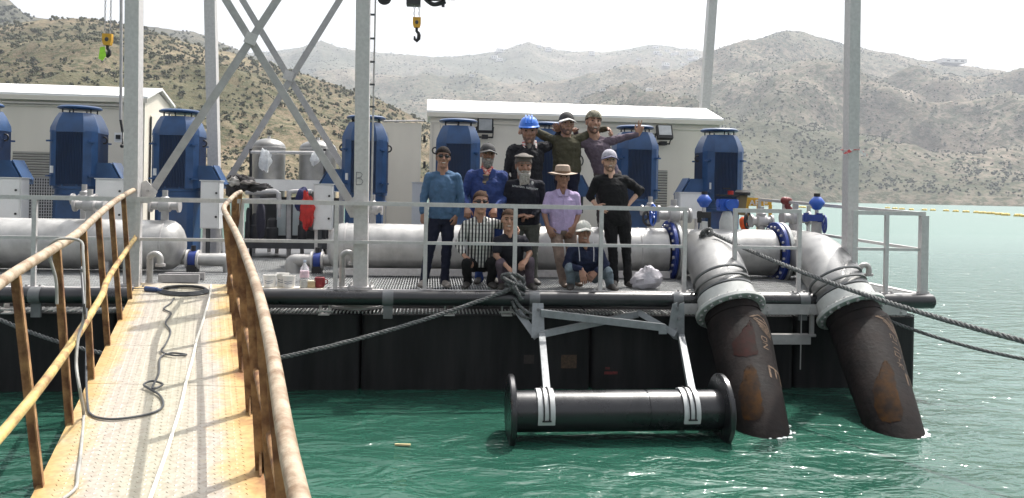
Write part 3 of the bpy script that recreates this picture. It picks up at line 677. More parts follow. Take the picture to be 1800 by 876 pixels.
ab = N(nt, 'ShaderNodeMath', operation='ABSOLUTE'); nt.links.new(mr.outputs[0], ab.inputs[0])
nz = N(nt, 'ShaderNodeTexNoise', i_Scale=2.2, i_Detail=7.0, i_Roughness=.65); nt.links.new(tc.outputs['Object'], nz.inputs['Vector'])
ad = N(nt, 'ShaderNodeMath', operation='MULTIPLY_ADD', i_1=.58, i_2=0.0); nt.links.new(nz.outputs['Fac'], ad.inputs[0])
sm = N(nt, 'ShaderNodeMath', operation='ADD'); nt.links.new(ad.outputs[0], sm.inputs[0]); nt.links.new(ab.outputs[0], sm.inputs[1])
rp = ramp(nt, sm.outputs[0], [(.35, (.365, .345, .272)), (.62, (.38, .345, .30)), (.72, (.43, .34, .19)), (.82, (.44, .29, .11)), (.93, (.24, .115, .045))])
n2 = N(nt, 'ShaderNodeTexNoise', i_Scale=28, i_Detail=4.0); nt.links.new(tc.outputs['Object'], n2.inputs['Vector'])
r2 = ramp(nt, n2.outputs['Fac'], [(.35, (.80, .77, .74)), (.6, (1, 1, 1))])
mx = N(nt, 'ShaderNodeMix', data_type='RGBA', blend_type='MULTIPLY'); mx.inputs[0].default_value = 1
nt.links.new(rp.outputs[0], mx.inputs[6]); nt.links.new(r2.outputs[0], mx.inputs[7]); nt.links.new(mx.outputs[2], b.inputs['Base Color'])
b.inputs['Roughness'].default_value = .55; b.inputs['Metallic'].default_value = .1
gang = thing('gangway', 'rusty yellow walkway of tread plate sloping up to the platform deck', 'gangway', GE(.5, 4))
cuts = [-2.2, -.6, .9, 2.4, 4.12, 5.96, 7.0, 8.0, 9.0, 9.74]
for d0, d1 in zip(cuts, cuts[1:]):
    a, b_, c, d_ = GE(0, d0), GE(1, d0), GE(1, d1 - .006), GE(0, d1 - .006)
    MB().prism([a, b_, c, d_], (0, 0, -.008)).prism([a - V((0, 0, .009)), a + (b_ - a) * .02 - V((0, 0, .009)), d_ + (c - d_) * .02 - V((0, 0, .009)), d_ - V((0, 0, .009))], (0, 0, -.12)).prism([b_ - V((0, 0, .009)), b_ + (a - b_) * .02 - V((0, 0, .009)), c + (d_ - c) * .02 - V((0, 0, .009)), c - V((0, 0, .009))], (0, 0, -.12)).build('tread_plate', plate_m, gang, smooth=0)
mb = MB(); L = 8.6; n = 0; slope = -V((0, 0, .0801 * (gdir.dot(c_fwd))))
base = GE(.5, 2.2); nrm = (GE(1, 5) - GE(0, 5)).normalized(); fw = (GE(.5, 9) - GE(.5, 3)).normalized(); upn = nrm.cross(fw).normalized()
rows = int((GE(.5, 9.6) - base).length / .062); st = MB()
for i in range(rows):
    for j in range(-12, 13):
        c = base + fw * (i * .062 + (.031 if j % 2 else 0)) + nrm * (j * .0425)
        a = .62 if (j % 2) else -.62
        u = fw * math.cos(a) * .011 + nrm * math.sin(a) * .011; v = nrm * math.cos(a) * .0042 - fw * math.sin(a) * .0042
        st.add([c - u - v, c + u - v, c + u + v, c - u + v, c - u * .7 + upn * .003, c + u * .7 + upn * .003], [(0, 1, 5, 4), (2, 3, 4, 5), (1, 2, 5), (3, 0, 4)])
st.build('tread_stud', plate_m, gang, smooth=0, kind='stuff')
def rl(pts): return [RD(r, d, h) for r, d, h in pts]
def hr_(d): return hpl(d) - 1.14
lr = rl([(-.98, -.4, hr_(-.4)), (-1.75, 1.8, hr_(1.8)), (-2.56, 4.0, hr_(4.0)), (-2.86, 4.9, hr_(4.9) + .0), (-3.14, 5.75, hr_(5.75) + .0), (-3.62, 6.97, hr_(6.97)), (-4.16, 8.4, hr_(8.4)), (-4.6, 9.7, hr_(9.7) + .0)])
lm = rl([(-1.75, 1.8, hpl(1.8) - .56), (-2.40, 4.0, hpl(4) - .55), (-3.2, 6.2, hpl(6.2) - .56), (-3.62, 7.2, hpl(7.2) - .57), (-4.56, 9.7, hpl(9.7) - .58)])
MB().tube(spline(lr, 6), .030, 14).build('handrail', wrail, gang, label='pale worn left handrail'); MB().tube(spline(lm, 6), .026, 12).build('mid_rail', yrail, gang, label='yellow left middle rail')
rr_ = rl([(.30, -.3, hr_(-.3)), (.02, .6, hr_(.6)), (-.455, 1.75, hr_(1.75)), (-.90, 3.0, hr_(3.0)), (-1.35, 4.2, hr_(4.2)), (-1.99, 5.8, hr_(5.8)), (-2.45, 6.9, hr_(6.9)), (-2.80, 7.75, hr_(7.75)), (-3.02, 8.5, hr_(8.5) + .0), (-3.25, 9.4, hr_(9.4)), (-3.29, 9.66, hr_(9.66))])
rrm = [q + (GE(1, d, .56) - q) * .5 for q, d in zip(rr_, (-.3, .6, 1.75, 3, 4.2, 5.8, 6.9, 7.75, 8.5, 9.4, 9.66))]
rrm = [V((q.x, q.y, GE(1, d, .56).z)) for q, d in zip(rrm, (-.3, .6, 1.75, 3, 4.2, 5.8, 6.9, 7.75, 8.5, 9.4, 9.66))]
MB().tube(spline(rr_, 6), .0255, 14).build('handrail', wrail, gang, label='pale worn right handrail'); MB().tube(spline(rrm, 6), .022, 12).build('mid_rail', rust, gang, label='rusty right middle rail')
def on(rail, d):
    ds = [(q.dot(c_fwd), q) for q in rail]
    for (a, p), (b_, q) in zip(ds, ds[1:]):
        if a <= d <= b_: return p + (q - p) * ((d - a) / (b_ - a))
    return rail[-1]
sl, sr = spline(lr, 6), spline(rr_, 6)
for d in (2.45, 3.36, 4.28, 5.17, 6.08, 7.0, 7.92, 8.85, 9.68): MB().angle(GE(.012, d, -.03), on(sl, d) - V((0, 0, .02)), .052, .008, -gdir).build('post', rust, gang)
for d in (.9, 1.8, 2.7, 3.6, 4.52, 5.44, 6.38, 7.35, 8.3, 9.2, 9.63):
    e = GE(.99, d, -.03); MB().angle(e, on(sr, d) - V((0, 0, .02)), .055, .008, -gdir).build('post', rust, gang)
    MB().prism([e + gdir * .1 + V((0, 0, .03)), e - gdir * .1 + V((0, 0, .03)), e - gdir * .03 + V((0, 0, .13)), e + gdir * .03 + V((0, 0, .13))], gprp * -.012).build('gusset', rust, gang)
# cables on the walkway
def GP(px, py, lift=.012):           # a spot on the tread plate
    r = ray(px, py); n = upn; o = V((0, 0, EYE)); t = (base - o).dot(n) / r.dot(n); return o + r * t + n * lift
wc = [GP(*q) for q in ((262, 885), (278, 840), (292, 800), (306, 756), (318, 716), (327, 675), (338, 635), (346, 600), (357, 565), (368, 525), (371, 503))]
tag(MB().tube(spline(wc, 6), .0115, 8).build('white_cable', cable_w, origin=wc[0]), 'white cable lying straight along the middle of the walkway', 'cable')
gc = [GP(*q, l) for q, l in (((110, 882), .012), ((133, 862), .012), ((137, 838), .012), ((142, 800), .012), ((147, 735), .02))]
rt = on(sl, 5.2); rt2 = on(sl, 5.55)
up_ = [W(141, 690, D=4.85), W(134, 640, D=4.95), W(138, 592, D=5.05), W(147, 560, D=5.1), W(148, 500, D=5.15), W(146, 450, D=5.2), W(141, 424, D=5.25), rt + V((0, 0, .045)) + gprp * .0]
lp = [rt + gprp * -.07 + V((0, 0, -.02)), W(103, 445, D=5.1) + gprp * -.06, W(98, 490, D=5.1), W(100, 535, D=5.1)]
tag(MB().tube(spline(gc + up_ + lp, 6), .0095, 8).build('grey_cable', cable_g, origin=gc[0]), 'grey cable draped over the left handrail of the walkway', 'cable')
MB().cyl(W(91, 470, D=5.1), W(90, 530, D=5.1), .035, .03, n=8)
kc = [GP(*q, l) for q, l in (((155, 600), .35), ((152, 660), .10), ((154, 715), .02), ((162, 733), .012), ((190, 740), .012), ((225, 738), .012), ((262, 731), .012), ((282, 722), .012), ((287, 712), .014), ((280, 698), .016), ((262, 688), .02), ((253, 683), .03), ((268, 678), .035), ((286, 683), .03), ((268, 690), .03), ((278, 672), .05), ((280, 655), .02), ((282, 632), .016), ((300, 624), .016), ((328, 627), .016), ((306, 629), .02), ((284, 622), .02), ((292, 606), .012), ((300, 585), .012), ((291, 572), .02), ((298, 560), .02), ((300, 552), .014), ((288, 545), .014), ((300, 535), .012), ((306, 526), .012))]
ks = spline([W(150, 560, D=5.05), W(143, 470, D=5.2)] [::-1] + kc, 6)
tag(MB().tube(ks, .008, 8).build('dark_cable', cable_k, origin=kc[3]), 'dark cable looped and knotted along the walkway', 'cable')
o = thing('cable_plug', 'coiled dark cable with a blue plug at the top of the walkway', 'cable', GP(300, 516))
mb = MB()
for k in range(3): mb.tube([GP(323 + 44 * math.cos(t) * (1 - .06 * k), 514 + 7.5 * math.sin(t) * (1 - .08 * k), .014 + .012 * k) for t in [i * .3 for i in range(21)]], .011, 6, closed=True)
mb.build('coil', cable_k, o); MB().cyl(GP(256, 512, .03), GP(276, 514, .03), .03, .026, n=10).cyl(GP(276, 514, .03), GP(286, 516, .03), .018, n=8).build('plug', M('plug_blue', (.03, .06, .16), .4), o)
# tray and sack things at the top of the walkway
o = thing('deck_hatch', 'small open deck hatch frame in front of the left silver tank', 'hatch', W(310, 487, Y=10.4))
a = W(283, 486, Y=10.5); mb = MB(); mb.box((a.x + .22, 10.5, DK + .06), (.50, .04, .10)).box((a.x + .22, 10.75, DK + .06), (.50, .04, .10)); mb.build('frame', galv_dull, o); MB().box((a.x + .22, 10.62, DK + .03), (.44, .2, .02)).build('cover', deckdark, o)

# ------------------------------------------------------------------ ropes
def rope_pts(mb, pts, r, pitch=.16, n=6):
    sp = pts; L = [0]
    for a, b_ in zip(sp, sp[1:]): L.append(L[-1] + (b_ - a).length)
    tot = L[-1]; cnt = max(4, int(tot / pitch * 7)); strands = [[], [], []]; j = 0
    for i in range(cnt + 1):
        s = tot * i / cnt
        while j < len(L) - 2 and L[j + 1] < s: j += 1
        t = (s - L[j]) / max(1e-6, L[j + 1] - L[j]); p = sp[j] + (sp[j + 1] - sp[j]) * t
        x, y, z = basis(sp[j + 1] - sp[j])
        for k in range(3):
            a = 2 * math.pi * (s / pitch + k / 3); strands[k].append(p + (x * math.cos(a) + y * math.sin(a)) * r * .62)
    for k in range(3): mb.tube(strands[k], r * .52, n)
    return mb
def sag(a, b_, s, n=24): return [a + (b_ - a) * (i / n) - V((0, 0, s * 4 * (i / n) * (1 - i / n))) for i in range(n + 1)]
kn = W(899, 508, Y=9.70)
o = tag(rope_pts(MB(), sag(kn, W(488, 630, Y=8.9), .06) + sag(W(488, 630, Y=8.9), W(420, 655, Y=8.8), 0.01), .024).build('mooring_rope', rope_m, origin=kn), 'twisted dark rope running from the black knot down to the walkway', 'rope')
a = W(-30, 548, Y=9.6); b_ = W(185, 622, Y=9.3)
tag(rope_pts(MB(), sag(a, b_, .05), .022).build('mooring_rope', rope_m, origin=a), 'twisted rope seen through the left railing of the walkway', 'rope')
a = W(1254, 411, Y=10.75); b_ = W(1815, 604, Y=6.6)
tag(rope_pts(MB(), sag(a, b_, .10), .026).build('mooring_rope', rope_m, origin=a), 'thick dark rope running from the left elbow down across the right one', 'rope')
a = W(1560, 563, Y=9.75); b_ = W(1815, 634, Y=9.0)
tag(rope_pts(MB(), sag(a, b_, .05), .022).build('mooring_rope', rope_m, origin=a), 'thinner lower rope leaving the right hose over the water', 'rope')
o = thing('rope_knot', 'big tangled black rope knot tied to the guard rail post', 'rope', kn)
mb = MB(); rk = random.Random(5); c0 = W(903, 503, Y=9.80)
for k in range(13):
    n_ = V((rk.uniform(-1, 1), rk.uniform(-.5, .5), rk.uniform(-1, 1))).normalized(); x, y, z = basis(n_); r = rk.uniform(.07, .14); cc = c0 + V((rk.uniform(-.05, .05), rk.uniform(-.09, .02), rk.uniform(-.10, .10)))
    rope_pts(mb, [cc + (x * math.cos(t) * r + y * math.sin(t) * r * rk.uniform(.8, 1.1)) for t in [i * .42 for i in range(16)]], .021, .07, 5)
mb.build('coil', rope_m, o)
mb = MB(); rope_pts(mb, spline([W(905, 525, Y=9.68), W(915, 540, Y=9.66), W(930, 550, Y=9.62), W(944, 556, Y=9.6)], 6), .02, .07, 5); rope_pts(mb, spline([W(900, 530, Y=9.68), W(912, 552, Y=9.66), W(930, 560, Y=9.62)], 6), .018, .07, 5); mb.build('loose_end', rope_m, o)
o = thing('rope_knot', 'black rope lashed round the top of the left elbow below the blue ball', 'rope', W(1245, 415, Y=10.9))
mb = MB(); c0 = W(1243, 414, Y=11.0)
for k in range(7):
    n_ = V((rk.uniform(-1, 1), rk.uniform(-.3, .6), rk.uniform(-.6, 1))).normalized(); x, y, z = basis(n_); r = rk.uniform(.05, .11); cc = c0 + V((rk.uniform(-.10, .12), rk.uniform(-.05, .05), rk.uniform(-.09, .06)))
    rope_pts(mb, [cc + (x * math.cos(t) * r + y * math.sin(t) * r) for t in [i * .45 for i in range(15)]], .022, .07, 5)
mb.build('coil', rope_m, o)

# ------------------------------------------------------------------ spool float and its davit frame
fa, fb = W(897, 722, D=8.05), W(1270, 720, D=8.05)
fa = V((fa.x, 7.97, .272)); fb = V((W(1267, 720, Y=7.97).x, 7.97, .272)); Lf = fb.x - fa.x
fl_ = thing('spool_float', 'black spool shaped float with round end discs hung in the water', 'float', (fa.x, 7.97, 0))
ax = V((1, 0, 0))
MB().lathe([(.02, .03), (.205, .03), (.205, Lf * .63), (.198, Lf * .631), (.198, Lf * .637), (.205, Lf * .638), (.205, Lf - .03), (.02, Lf - .03)], fa, ax, 40).build('drum', blackp, fl_)
for p, s in ((fa, -1), (fb, 1)): MB().lathe([(.01, -.03), (.355, -.03), (.368, -.018), (.368, .018), (.355, .03), (.01, .03)], p, ax, 48).build('end_disc', blackp, fl_)
strap_m = M('white_strap', (.50, .51, .51), .4, .15, .06, 8)
for px in (961, 1217):
    X = XW(px, 7.77, 725); w = .085
    def band(x0, x1, r, a0, a1, n=9):
        return [(x0, r, a0, x1, n, a1)]
    mb = MB(); vs = []; n = 8
    for k in range(n + 1):
        a = R(lerp(-25, 112, k / n)); 
        for rr2 in (.212, .228): vs += [V((X - w, 7.97 - rr2 * math.sin(a), .272 + rr2 * math.cos(a))), V((X + w, 7.97 - rr2 * math.sin(a), .272 + rr2 * math.cos(a)))]
    fs = []
    for k in range(n):
        i = k * 4; j = i + 4; fs += [(i + 2, i + 3, j + 3, j + 2), (i, j, j + 1, i + 1), (i, i + 2, j + 2, j), (i + 1, j + 1, j + 3, i + 3)]
    fs += [(0, 1, 3, 2), (n * 4, n * 4 + 2, n * 4 + 3, n * 4 + 1)]
    sd = mb.add(vs, fs).build('saddle_strap', strap_m, fl_)
    mb = MB()
    for s in (-1, 1): mb.tube([(X + s * .028, 7.97 - .234 * math.sin(R(a)), .272 + .234 * math.cos(R(a))) for a in range(-20, 101, 8)], .008, 5)
    mb.tube([(X - .045, 7.97 - .236 * math.sin(R(100)), .272 + .236 * math.cos(R(100))), (X + .045, 7.97 - .236 * math.sin(R(100)), .272 + .236 * math.cos(R(100)))], .009, 5)
    mb.build('strap_band', black, sd)
dv = thing('davit_frame', 'galvanised frame of plates and braces holding the spool float', 'frame', W(940, 520, Y=9.7))
def FP(px, py, Y): return W(px, py, Y=Y)
lt, lb_ = FP(945, 536, 9.62), FP(943, 594, 9.45)
for dx in (-.035, .035): MB().prism([FP(941, 533, 9.6) + V((dx, 0, 0)), FP(949, 533, 9.6) + V((dx, 0, 0)), FP(951, 594, 9.5) + V((dx, 0, 0)), FP(939, 594, 9.5) + V((dx, 0, 0))], (.010, 0, 0)).build('pivot_plate', davit_m, dv)
for px in (1186, 1198):
    MB().prism([FP(px - 4, 535, 9.62), FP(px + 5, 532, 9.62), FP(px + 5, 598, 9.62), FP(px - 2, 596, 9.62), FP(px - 12, 585, 9.62)], (.0, .012, 0)).build('pivot_plate', davit_m, dv)
for px, py in ((1191, 542), (1194, 560), (1190, 580), (946, 545), (946, 585)): MB().cyl(FP(px, py, 9.57) , FP(px, py, 9.66), .02, n=8).build('bolt', saddle_m, dv)
MB().angle(FP(948, 590, 9.5), FP(957, 706, 8.02), .075, .012, (1, 0, 0)).build('arm', davit_m, dv); MB().angle(FP(1193, 592, 9.6), FP(1214, 708, 8.02), .075, .012, (1, 0, 0)).build('arm', davit_m, dv)
for p, q, w in (((951, 551, 9.52), (1170, 577, 9.5), .085), ((951, 589, 9.50), (1122, 553, 9.85), .075), ((1120, 548, 9.86), (1188, 588, 9.56), .075), ((910, 547, 9.72), (944, 594, 9.52), .085), ((1158, 584, 9.5), (1172, 584, 9.5), .05)):
    MB().angle(FP(*p), FP(*q), w, .010, (0, 1, 0)).build('brace_bar', davit_m, dv)
stick = W(708, 782, Z=.012); tag(MB().bar(stick - V((.075, -.01, 0)), stick + V((.075, -.02, .004)), .02, .016).build('driftwood_stick', M('driftwood', (.55, .45, .25), .8, 0, .2, 20), origin=stick), 'small pale stick floating on the green water left of the float', 'stick')

# ------------------------------------------------------------------ manifolds, elbows, black hoses
MY, MZ, MR = 11.9, 1.625, .355
Xr0 = XW(575, MY, 435); Xf1 = XW(1180, MY, 450); Xf2 = XW(1368, MY, 455); Xl1 = XW(326, MY, 430)
def dome(x, s):   # profile of a dished end from x towards s
    return [(MR * math.cos(R(a)), x + s * .22 * math.sin(R(a))) for a in range(0, 90, 15)] + [(.012, x + s * .22)]
def manifold(x0, x1, dl, dr_, label, seamsx):
    o = thing('manifold_pipe', label, 'pipe', (x0, MY, DK), 'silver manifold pipes')
    prof = (dome(x0 + .22, -1)[::-1] if dl else [(.012, x0), (MR, x0 + .002)]) + (dome(x1 - .22, 1) if dr_ else [(MR, x1 - .002), (.012, x1)])
    MB().lathe(prof, (0, MY, MZ), (1, 0, 0), 40).build('shell', stainless, o)
    for sx in seamsx: MB().lathe([(MR - .004, -.014), (MR + .007, -.010), (MR + .007, .010), (MR - .004, .014)], (sx, MY, MZ), (1, 0, 0), 40, closed=True).build('weld_seam', galv_dull, o)
    x = x0 + .5
    while x < x1 - .2:
        MB().box((x, MY, DK + .085), (.10, .6, .15)).build('saddle', galv_dull, o); x += 1.7
    return o
manL = manifold(-8.4, Xl1, False, True, 'silver manifold pipe with domed end behind the walkway', [XW(165, MY, 430), Xl1 - .26])
manR = manifold(Xr0, Xf1 - .12, True, False, 'long silver manifold pipe behind the legs of the people', [Xr0 + .28, XW(905, MY), XW(1120, MY)])
MB().box(((Xr0 + Xf1) / 2, MY - .42, DK + .07), (Xf1 - Xr0 - .3, .05, .10)).build('support_rail', galv, manR)
bolt_me = MB().cyl((0, 0, -.045), (0, 0, .045), .022, n=6).mesh('bolt', smooth=0); bolt_me.materials.append(galv_dull)
bolt_b = MB().cyl((0, 0, -.045), (0, 0, .045), .020, n=6).mesh('bolt', smooth=0); bolt_b.materials.append(galv)
def flange(par, c, ax, ro, ri, th, mat, nb=16, bm=None, name='flange', rib=None):
    f = MB().lathe([(ri, -th / 2), (ro - .006, -th / 2), (ro, -th / 2 + .006), (ro, th / 2 - .006), (ro - .006, th / 2), (ri, th / 2)], c, ax, 40, closed=True).build(name, mat, par)
    x, y, z = basis(ax); q = V((0, 0, 1)).rotation_difference(z)
    for k in range(nb):
        a = 2 * math.pi * (k + .5) / nb; p = V(c) + (x * math.cos(a) + y * math.sin(a)) * (ro * .5 + ri * .5 + .012)
        o = bpy.data.objects.new('bolt', bm or bolt_me); COL.objects.link(o); o.parent = f; o.location = p - wloc(f); o.rotation_mode = 'QUATERNION'; o.rotation_quaternion = q; o.scale = (1, 1, (th + .05) / .09)
    return f
flange(manR, (Xf1 - .05, MY, MZ), (1, 0, 0), .475, .30, .055, flange_blue, 20, bolt_b, 'blue_flange')
el_data = []
def elbow(xs, pxf, pyf, Yf, label, axis_end):
    """flanged spool, long elbow towards the viewer and the white flange at its lower end"""
    fc = W(pxf, pyf, Y=Yf); o = thing('discharge_elbow', label, 'pipe', (xs, MY, DK), 'silver discharge elbows')
    flange(o, (xs + .03, MY, MZ), (1, 0, 0), .475, .30, .055, white_fl, 20, bolt_me, 'flange')
    MB().lathe([(.30, .02), (.355, .02), (.40, .05), (.40, .07), (.36, .12), (.345, .30), (.30, .30)], (xs + .03, MY, MZ), (1, 0, 0), 36, closed=True).build('reducer', elbow_m, o)
    d_ = V(axis_end).normalized(); p0 = V((xs + .30, MY, MZ)); 
    q0 = p0 - V((.06, 0, 0)); q1 = p0 + V((.42, 0, .0)); q3 = fc - d_ * .02; q2 = q3 - d_ * .62
    pts = [q0 * (1 - t) ** 3 + q1 * 3 * t * (1 - t) ** 2 + q2 * 3 * t * t * (1 - t) + q3 * t ** 3 for t in [i / 20 for i in range(21)]]
    MB().tube(pts, [.345 + .022 * math.sin(math.pi * min(1, i / (len(pts) - 1))) ** .8 for i in range(len(pts))], 36).build('elbow', elbow_m, o)
    for k, (t, w) in enumerate(((.42, .351), (.30, .358), (.21, .353))): MB().lathe([(w - .03, -.012), (w, -.009), (w, .009), (w - .03, .012)], fc - d_ * t + V((0, 0, .02 * t)), d_, 40, closed=True).build('clamp_ring', elbow_m if k == 1 else saddle_m, o)
    MB().lathe([(.33, -.18), (.36, -.18), (.37, -.03), (.33, -.03)], fc, d_, 40, closed=True).build('collar', white_fl, o)
    f = flange(o, fc + d_ * .02, d_, .435, .31, .05, white_fl, 20, bolt_me, 'end_flange')
    x, y, z = basis(d_)
    return o, fc, d_
e1, f1, d1 = elbow(Xf1, 1283, 543, 9.55, 'left silver elbow with white bolted flange and rope lashed on top', (.10, -.62, -.78))
e2, f2, d2 = elbow(Xf2, 1494, 545, 9.55, 'right silver elbow with white bolted flange', (.16, -.60, -.78))
manS = thing('manifold_pipe', 'short silver manifold pipe between the two discharge elbows', 'pipe', (Xf1 + .5, MY, DK), 'silver manifold pipes')
MB().lathe([(.02, Xf1 + .45), (MR, Xf1 + .452), (MR, Xf2 - .12), (.02, Xf2 - .118)], (0, MY + .02, MZ), (1, 0, 0), 36).build('shell', stainless, manS)
flange(manS, (Xf2 - .05, MY, MZ), (1, 0, 0), .475, .30, .055, flange_blue, 20, bolt_b, 'blue_flange')
ochre = M('hose_ochre_patch', (.014, .009, .007), .7, 0, 0, 7, .12, 18, col2=(.050, .024, .008), lo=.38, hi=.66, spec=.06); dred = M('hose_red_patch', (.012, .008, .007), .7, 0, 0, 5, .12, 18, col2=(.032, .010, .009), lo=.36, hi=.62, spec=.06); hmark = M('hose_faded_print', (.03, .02, .015), .75, 0, 0, 16, 0, col2=(.15, .105, .075), lo=.32, hi=.5, spec=.2)
def hose(fc, d_, wet, label, marks):
    o = thing('rubber_hose', label, 'hose', fc, 'black rubber hoses')
    s = fc + d_ * .04; w = wet; L = (w - s).length; dd = (w - s) / L
    mid = s + d_ * .35
    pts = spline([s, s + d_ * .16, mid, lerp(mid, w, .5) + V((.0, .02, .02)), w, w + (dd + V((0, 0, -.3))) * .7], 7)
    rad = [];
    acc = 0
    for i, q in enumerate(pts):
        if i: acc += (q - pts[i - 1]).length
        rad.append(.325 + .045 * min(1, max(0, (acc - .10) / .12)) - .075 * min(1, max(0, acc - .25) / 1.5))
    MB().tube(pts, rad, 44).build('hose_body', rubber, o)
    x, y, z = basis(d_); 
    MB().lathe([(.318, -.02), (.341, -.02), (.341, .06), (.318, .06)], s + d_ * .05, d_, 40, closed=True).build('hose_collar', rubber, o)
    # prints lie on the hose skin: (along 0..1, degrees round from the side facing the viewer)
    Ls = [0]
    for a, b_ in zip(pts, pts[1:]): Ls.append(Ls[-1] + (b_ - a).length)
    def skin(l, deg, lift=.004):
        j = 0
        while j < len(Ls) - 2 and Ls[j + 1] < l: j += 1
        t = (l - Ls[j]) / (Ls[j + 1] - Ls[j]); p = lerp(pts[j], pts[j + 1], t); tg = (pts[j + 1] - pts[j]).normalized(); r = lerp(rad[j], rad[j + 1], t) + lift
        fr = (V((0, -1, 0)) - tg * (-tg.y)).normalized(); sd = tg.cross(fr)
        if sd.x < 0: sd = -sd
        return p + (fr * math.cos(R(deg)) + sd * math.sin(R(deg))) * r
    def quad_patch(name, l0, l1, a0, a1, mat, edge=None, n=10):
        mb = MB(); vs = []; n = 18; q = l0 * 7 + a0
        for i in range(n + 1):
            aa0 = (a0 if edge is None else edge(i / n, a0, a1)) + 3.5 * noise.fractal(V((i * .35, q, 0)), 1, 2, 3); aa1 = a1 + 3.5 * noise.fractal(V((i * .35, q, 5)), 1, 2, 3)
            for k in range(n + 1):
                w_ = .72 + .28 * math.sin(math.pi * k / n) ** .5; lm_ = (l0 + l1) / 2
                l = lerp(lerp(lm_, l0 + 0.035 * noise.fractal(V((k * .4, q, 9)), 1, 2, 3), w_), lerp(lm_, l1 + 0.035 * noise.fractal(V((k * .4, q, 14)), 1, 2, 3), w_), i / n)
                vs.append(skin(max(.12, l), lerp(aa0, aa1, k / n), .003))
        mb.add(vs, [(i * (n + 1) + k, i * (n + 1) + k + 1, (i + 1) * (n + 1) + k + 1, (i + 1) * (n + 1) + k) for i in range(n) for k in range(n)]); return mb.build(name, mat, o, smooth=180)
    def stroke(mb, p, q, wd, n=5):
        (l0, a0), (l1, a1) = p, q; dl, da = l1 - l0, R(a1 - a0) * .36; ln = math.hypot(dl, da) or 1; ol, oa = -da / ln * wd / 2, dl / ln * wd / 2 / .36; vs = []
        for i in range(n + 1):
            t = i / n; l, a = lerp(l0, l1, t), lerp(a0, a1, t)
            vs += [skin(l + ol, a + math.degrees(oa)), skin(l - ol, a - math.degrees(oa))]
        mb.add(vs, [(2 * i, 2 * i + 1, 2 * i + 3, 2 * i + 2) for i in range(n)])
    marks(quad_patch, stroke, Ls[-1], o)
    return o, w
GL = {'0': [[(0, 0), (1, 0), (1, 1), (0, 1), (0, 0)]], '6': [[(1, 1), (0, .7), (0, 0), (1, 0), (1, .5), (0, .5)]], '2': [[(0, 1), (1, 1), (1, .5), (0, .5), (0, 0), (1, 0)]], '1': [[(.5, 0), (.5, 1)]], '-': [[(.1, .5), (.9, .5)]], 'R': [[(0, 0), (0, 1), (1, 1), (1, .5), (0, .5), (1, 0)]], 'E': [[(1, 1), (0, 1), (0, 0), (1, 0)], [(0, .5), (.8, .5)]], 'D': [[(0, 0), (0, 1), (.7, 1), (1, .5), (.7, 0), (0, 0)]], 'N': [[(0, 0), (0, 1), (1, 0), (1, 1)]], '.': [[(.45, 0), (.55, .08)]], 'H': [[(0, 0), (0, 1)], [(1, 0), (1, 1)], [(0, .5), (1, .5)]], 'O': [[(0, 0), (1, 0), (1, 1), (0, 1), (0, 0)]], 'M': [[(0, 0), (0, 1), (.5, .4), (1, 1), (1, 0)]], 'T': [[(.5, 0), (.5, 1)], [(0, 1), (1, 1)]]}
def writing(stroke, mb, text, l0, a0, adv, wch, hdeg, wd):   # reads down the hose; letter tops to the right
    l = l0
    for ch in text:
        for s_ in GL.get(ch, []):
            for p, q in zip(s_, s_[1:]): stroke(mb, (l + p[0] * wch, a0 + p[1] * hdeg), (l + q[0] * wch, a0 + q[1] * hdeg), wd, 3)
        l += adv
def emblem(stroke, mb, l0, a0):
    for p, q in (((0, 22), (.30, 30)), ((0, 22), (.09, -8)), ((.09, -8), (.13, 22))): stroke(mb, (l0 + p[0], a0 + p[1]), (l0 + q[0], a0 + q[1]), .02)
    for k in range(5): stroke(mb, (l0 + .12 + k * .035, a0 - 4 + k * 2.5), (l0 + .20 + k * .035, a0 + 25 + k), .016)
def marks1(quad, stroke, L, o):
    quad('red_patch', .42, .98, -52, -6, dred, lambda t, a0, a1: lerp(-8, a0, min(1, t * 1.6)))
    quad('ochre_patch', 1.12, 1.75, -60, -16, ochre, lambda t, a0, a1: lerp(-40, a0, min(1, t * 2)))
    mb = MB(); emblem(stroke, mb, .26, 6); writing(stroke, mb, 'DN', .64, 8, .10, .075, 12, .013); writing(stroke, mb, 'E', 1.08, 12, .2, .17, 34, .03); mb.build('hose_print', hmark, o, smooth=0, kind='stuff')
def marks2(quad, stroke, L, o):
    quad('red_patch', .60, .92, 52, 66, M('hose_red_patch_bright', (.03, .012, .01), .7, 0, 0, 8, .3, 18, col2=(.10, .026, .018), lo=.3, hi=.55, spec=.06), None)
    quad('ochre_patch', 1.08, 1.85, -62, -14, ochre, lambda t, a0, a1: lerp(-30, a0, min(1, t * 2)))
    mb = MB(); emblem(stroke, mb, .24, 4); writing(stroke, mb, '660.0', .60, 30, .078, .056, 14, .011); writing(stroke, mb, '2110-R', .60, 4, .092, .066, 15, .012); writing(stroke, mb, 'E', 1.18, 18, .2, .18, 34, .03); mb.build('hose_print', hmark, o, smooth=0, kind='stuff')
w1 = W(1336, 752, Z=.0); w2 = W(1570, 752, Z=.0)
h1_, w1 = hose(f1, d1, w1, 'left black rubber hose going down into the water beside the spool float', marks1)
h2_, w2 = hose(f2, d2, w2, 'right black rubber hose going down into the water with faded numbers', marks2)
foam = M('water_foam', (.75, .80, .78), .5, 0, .1, 20)
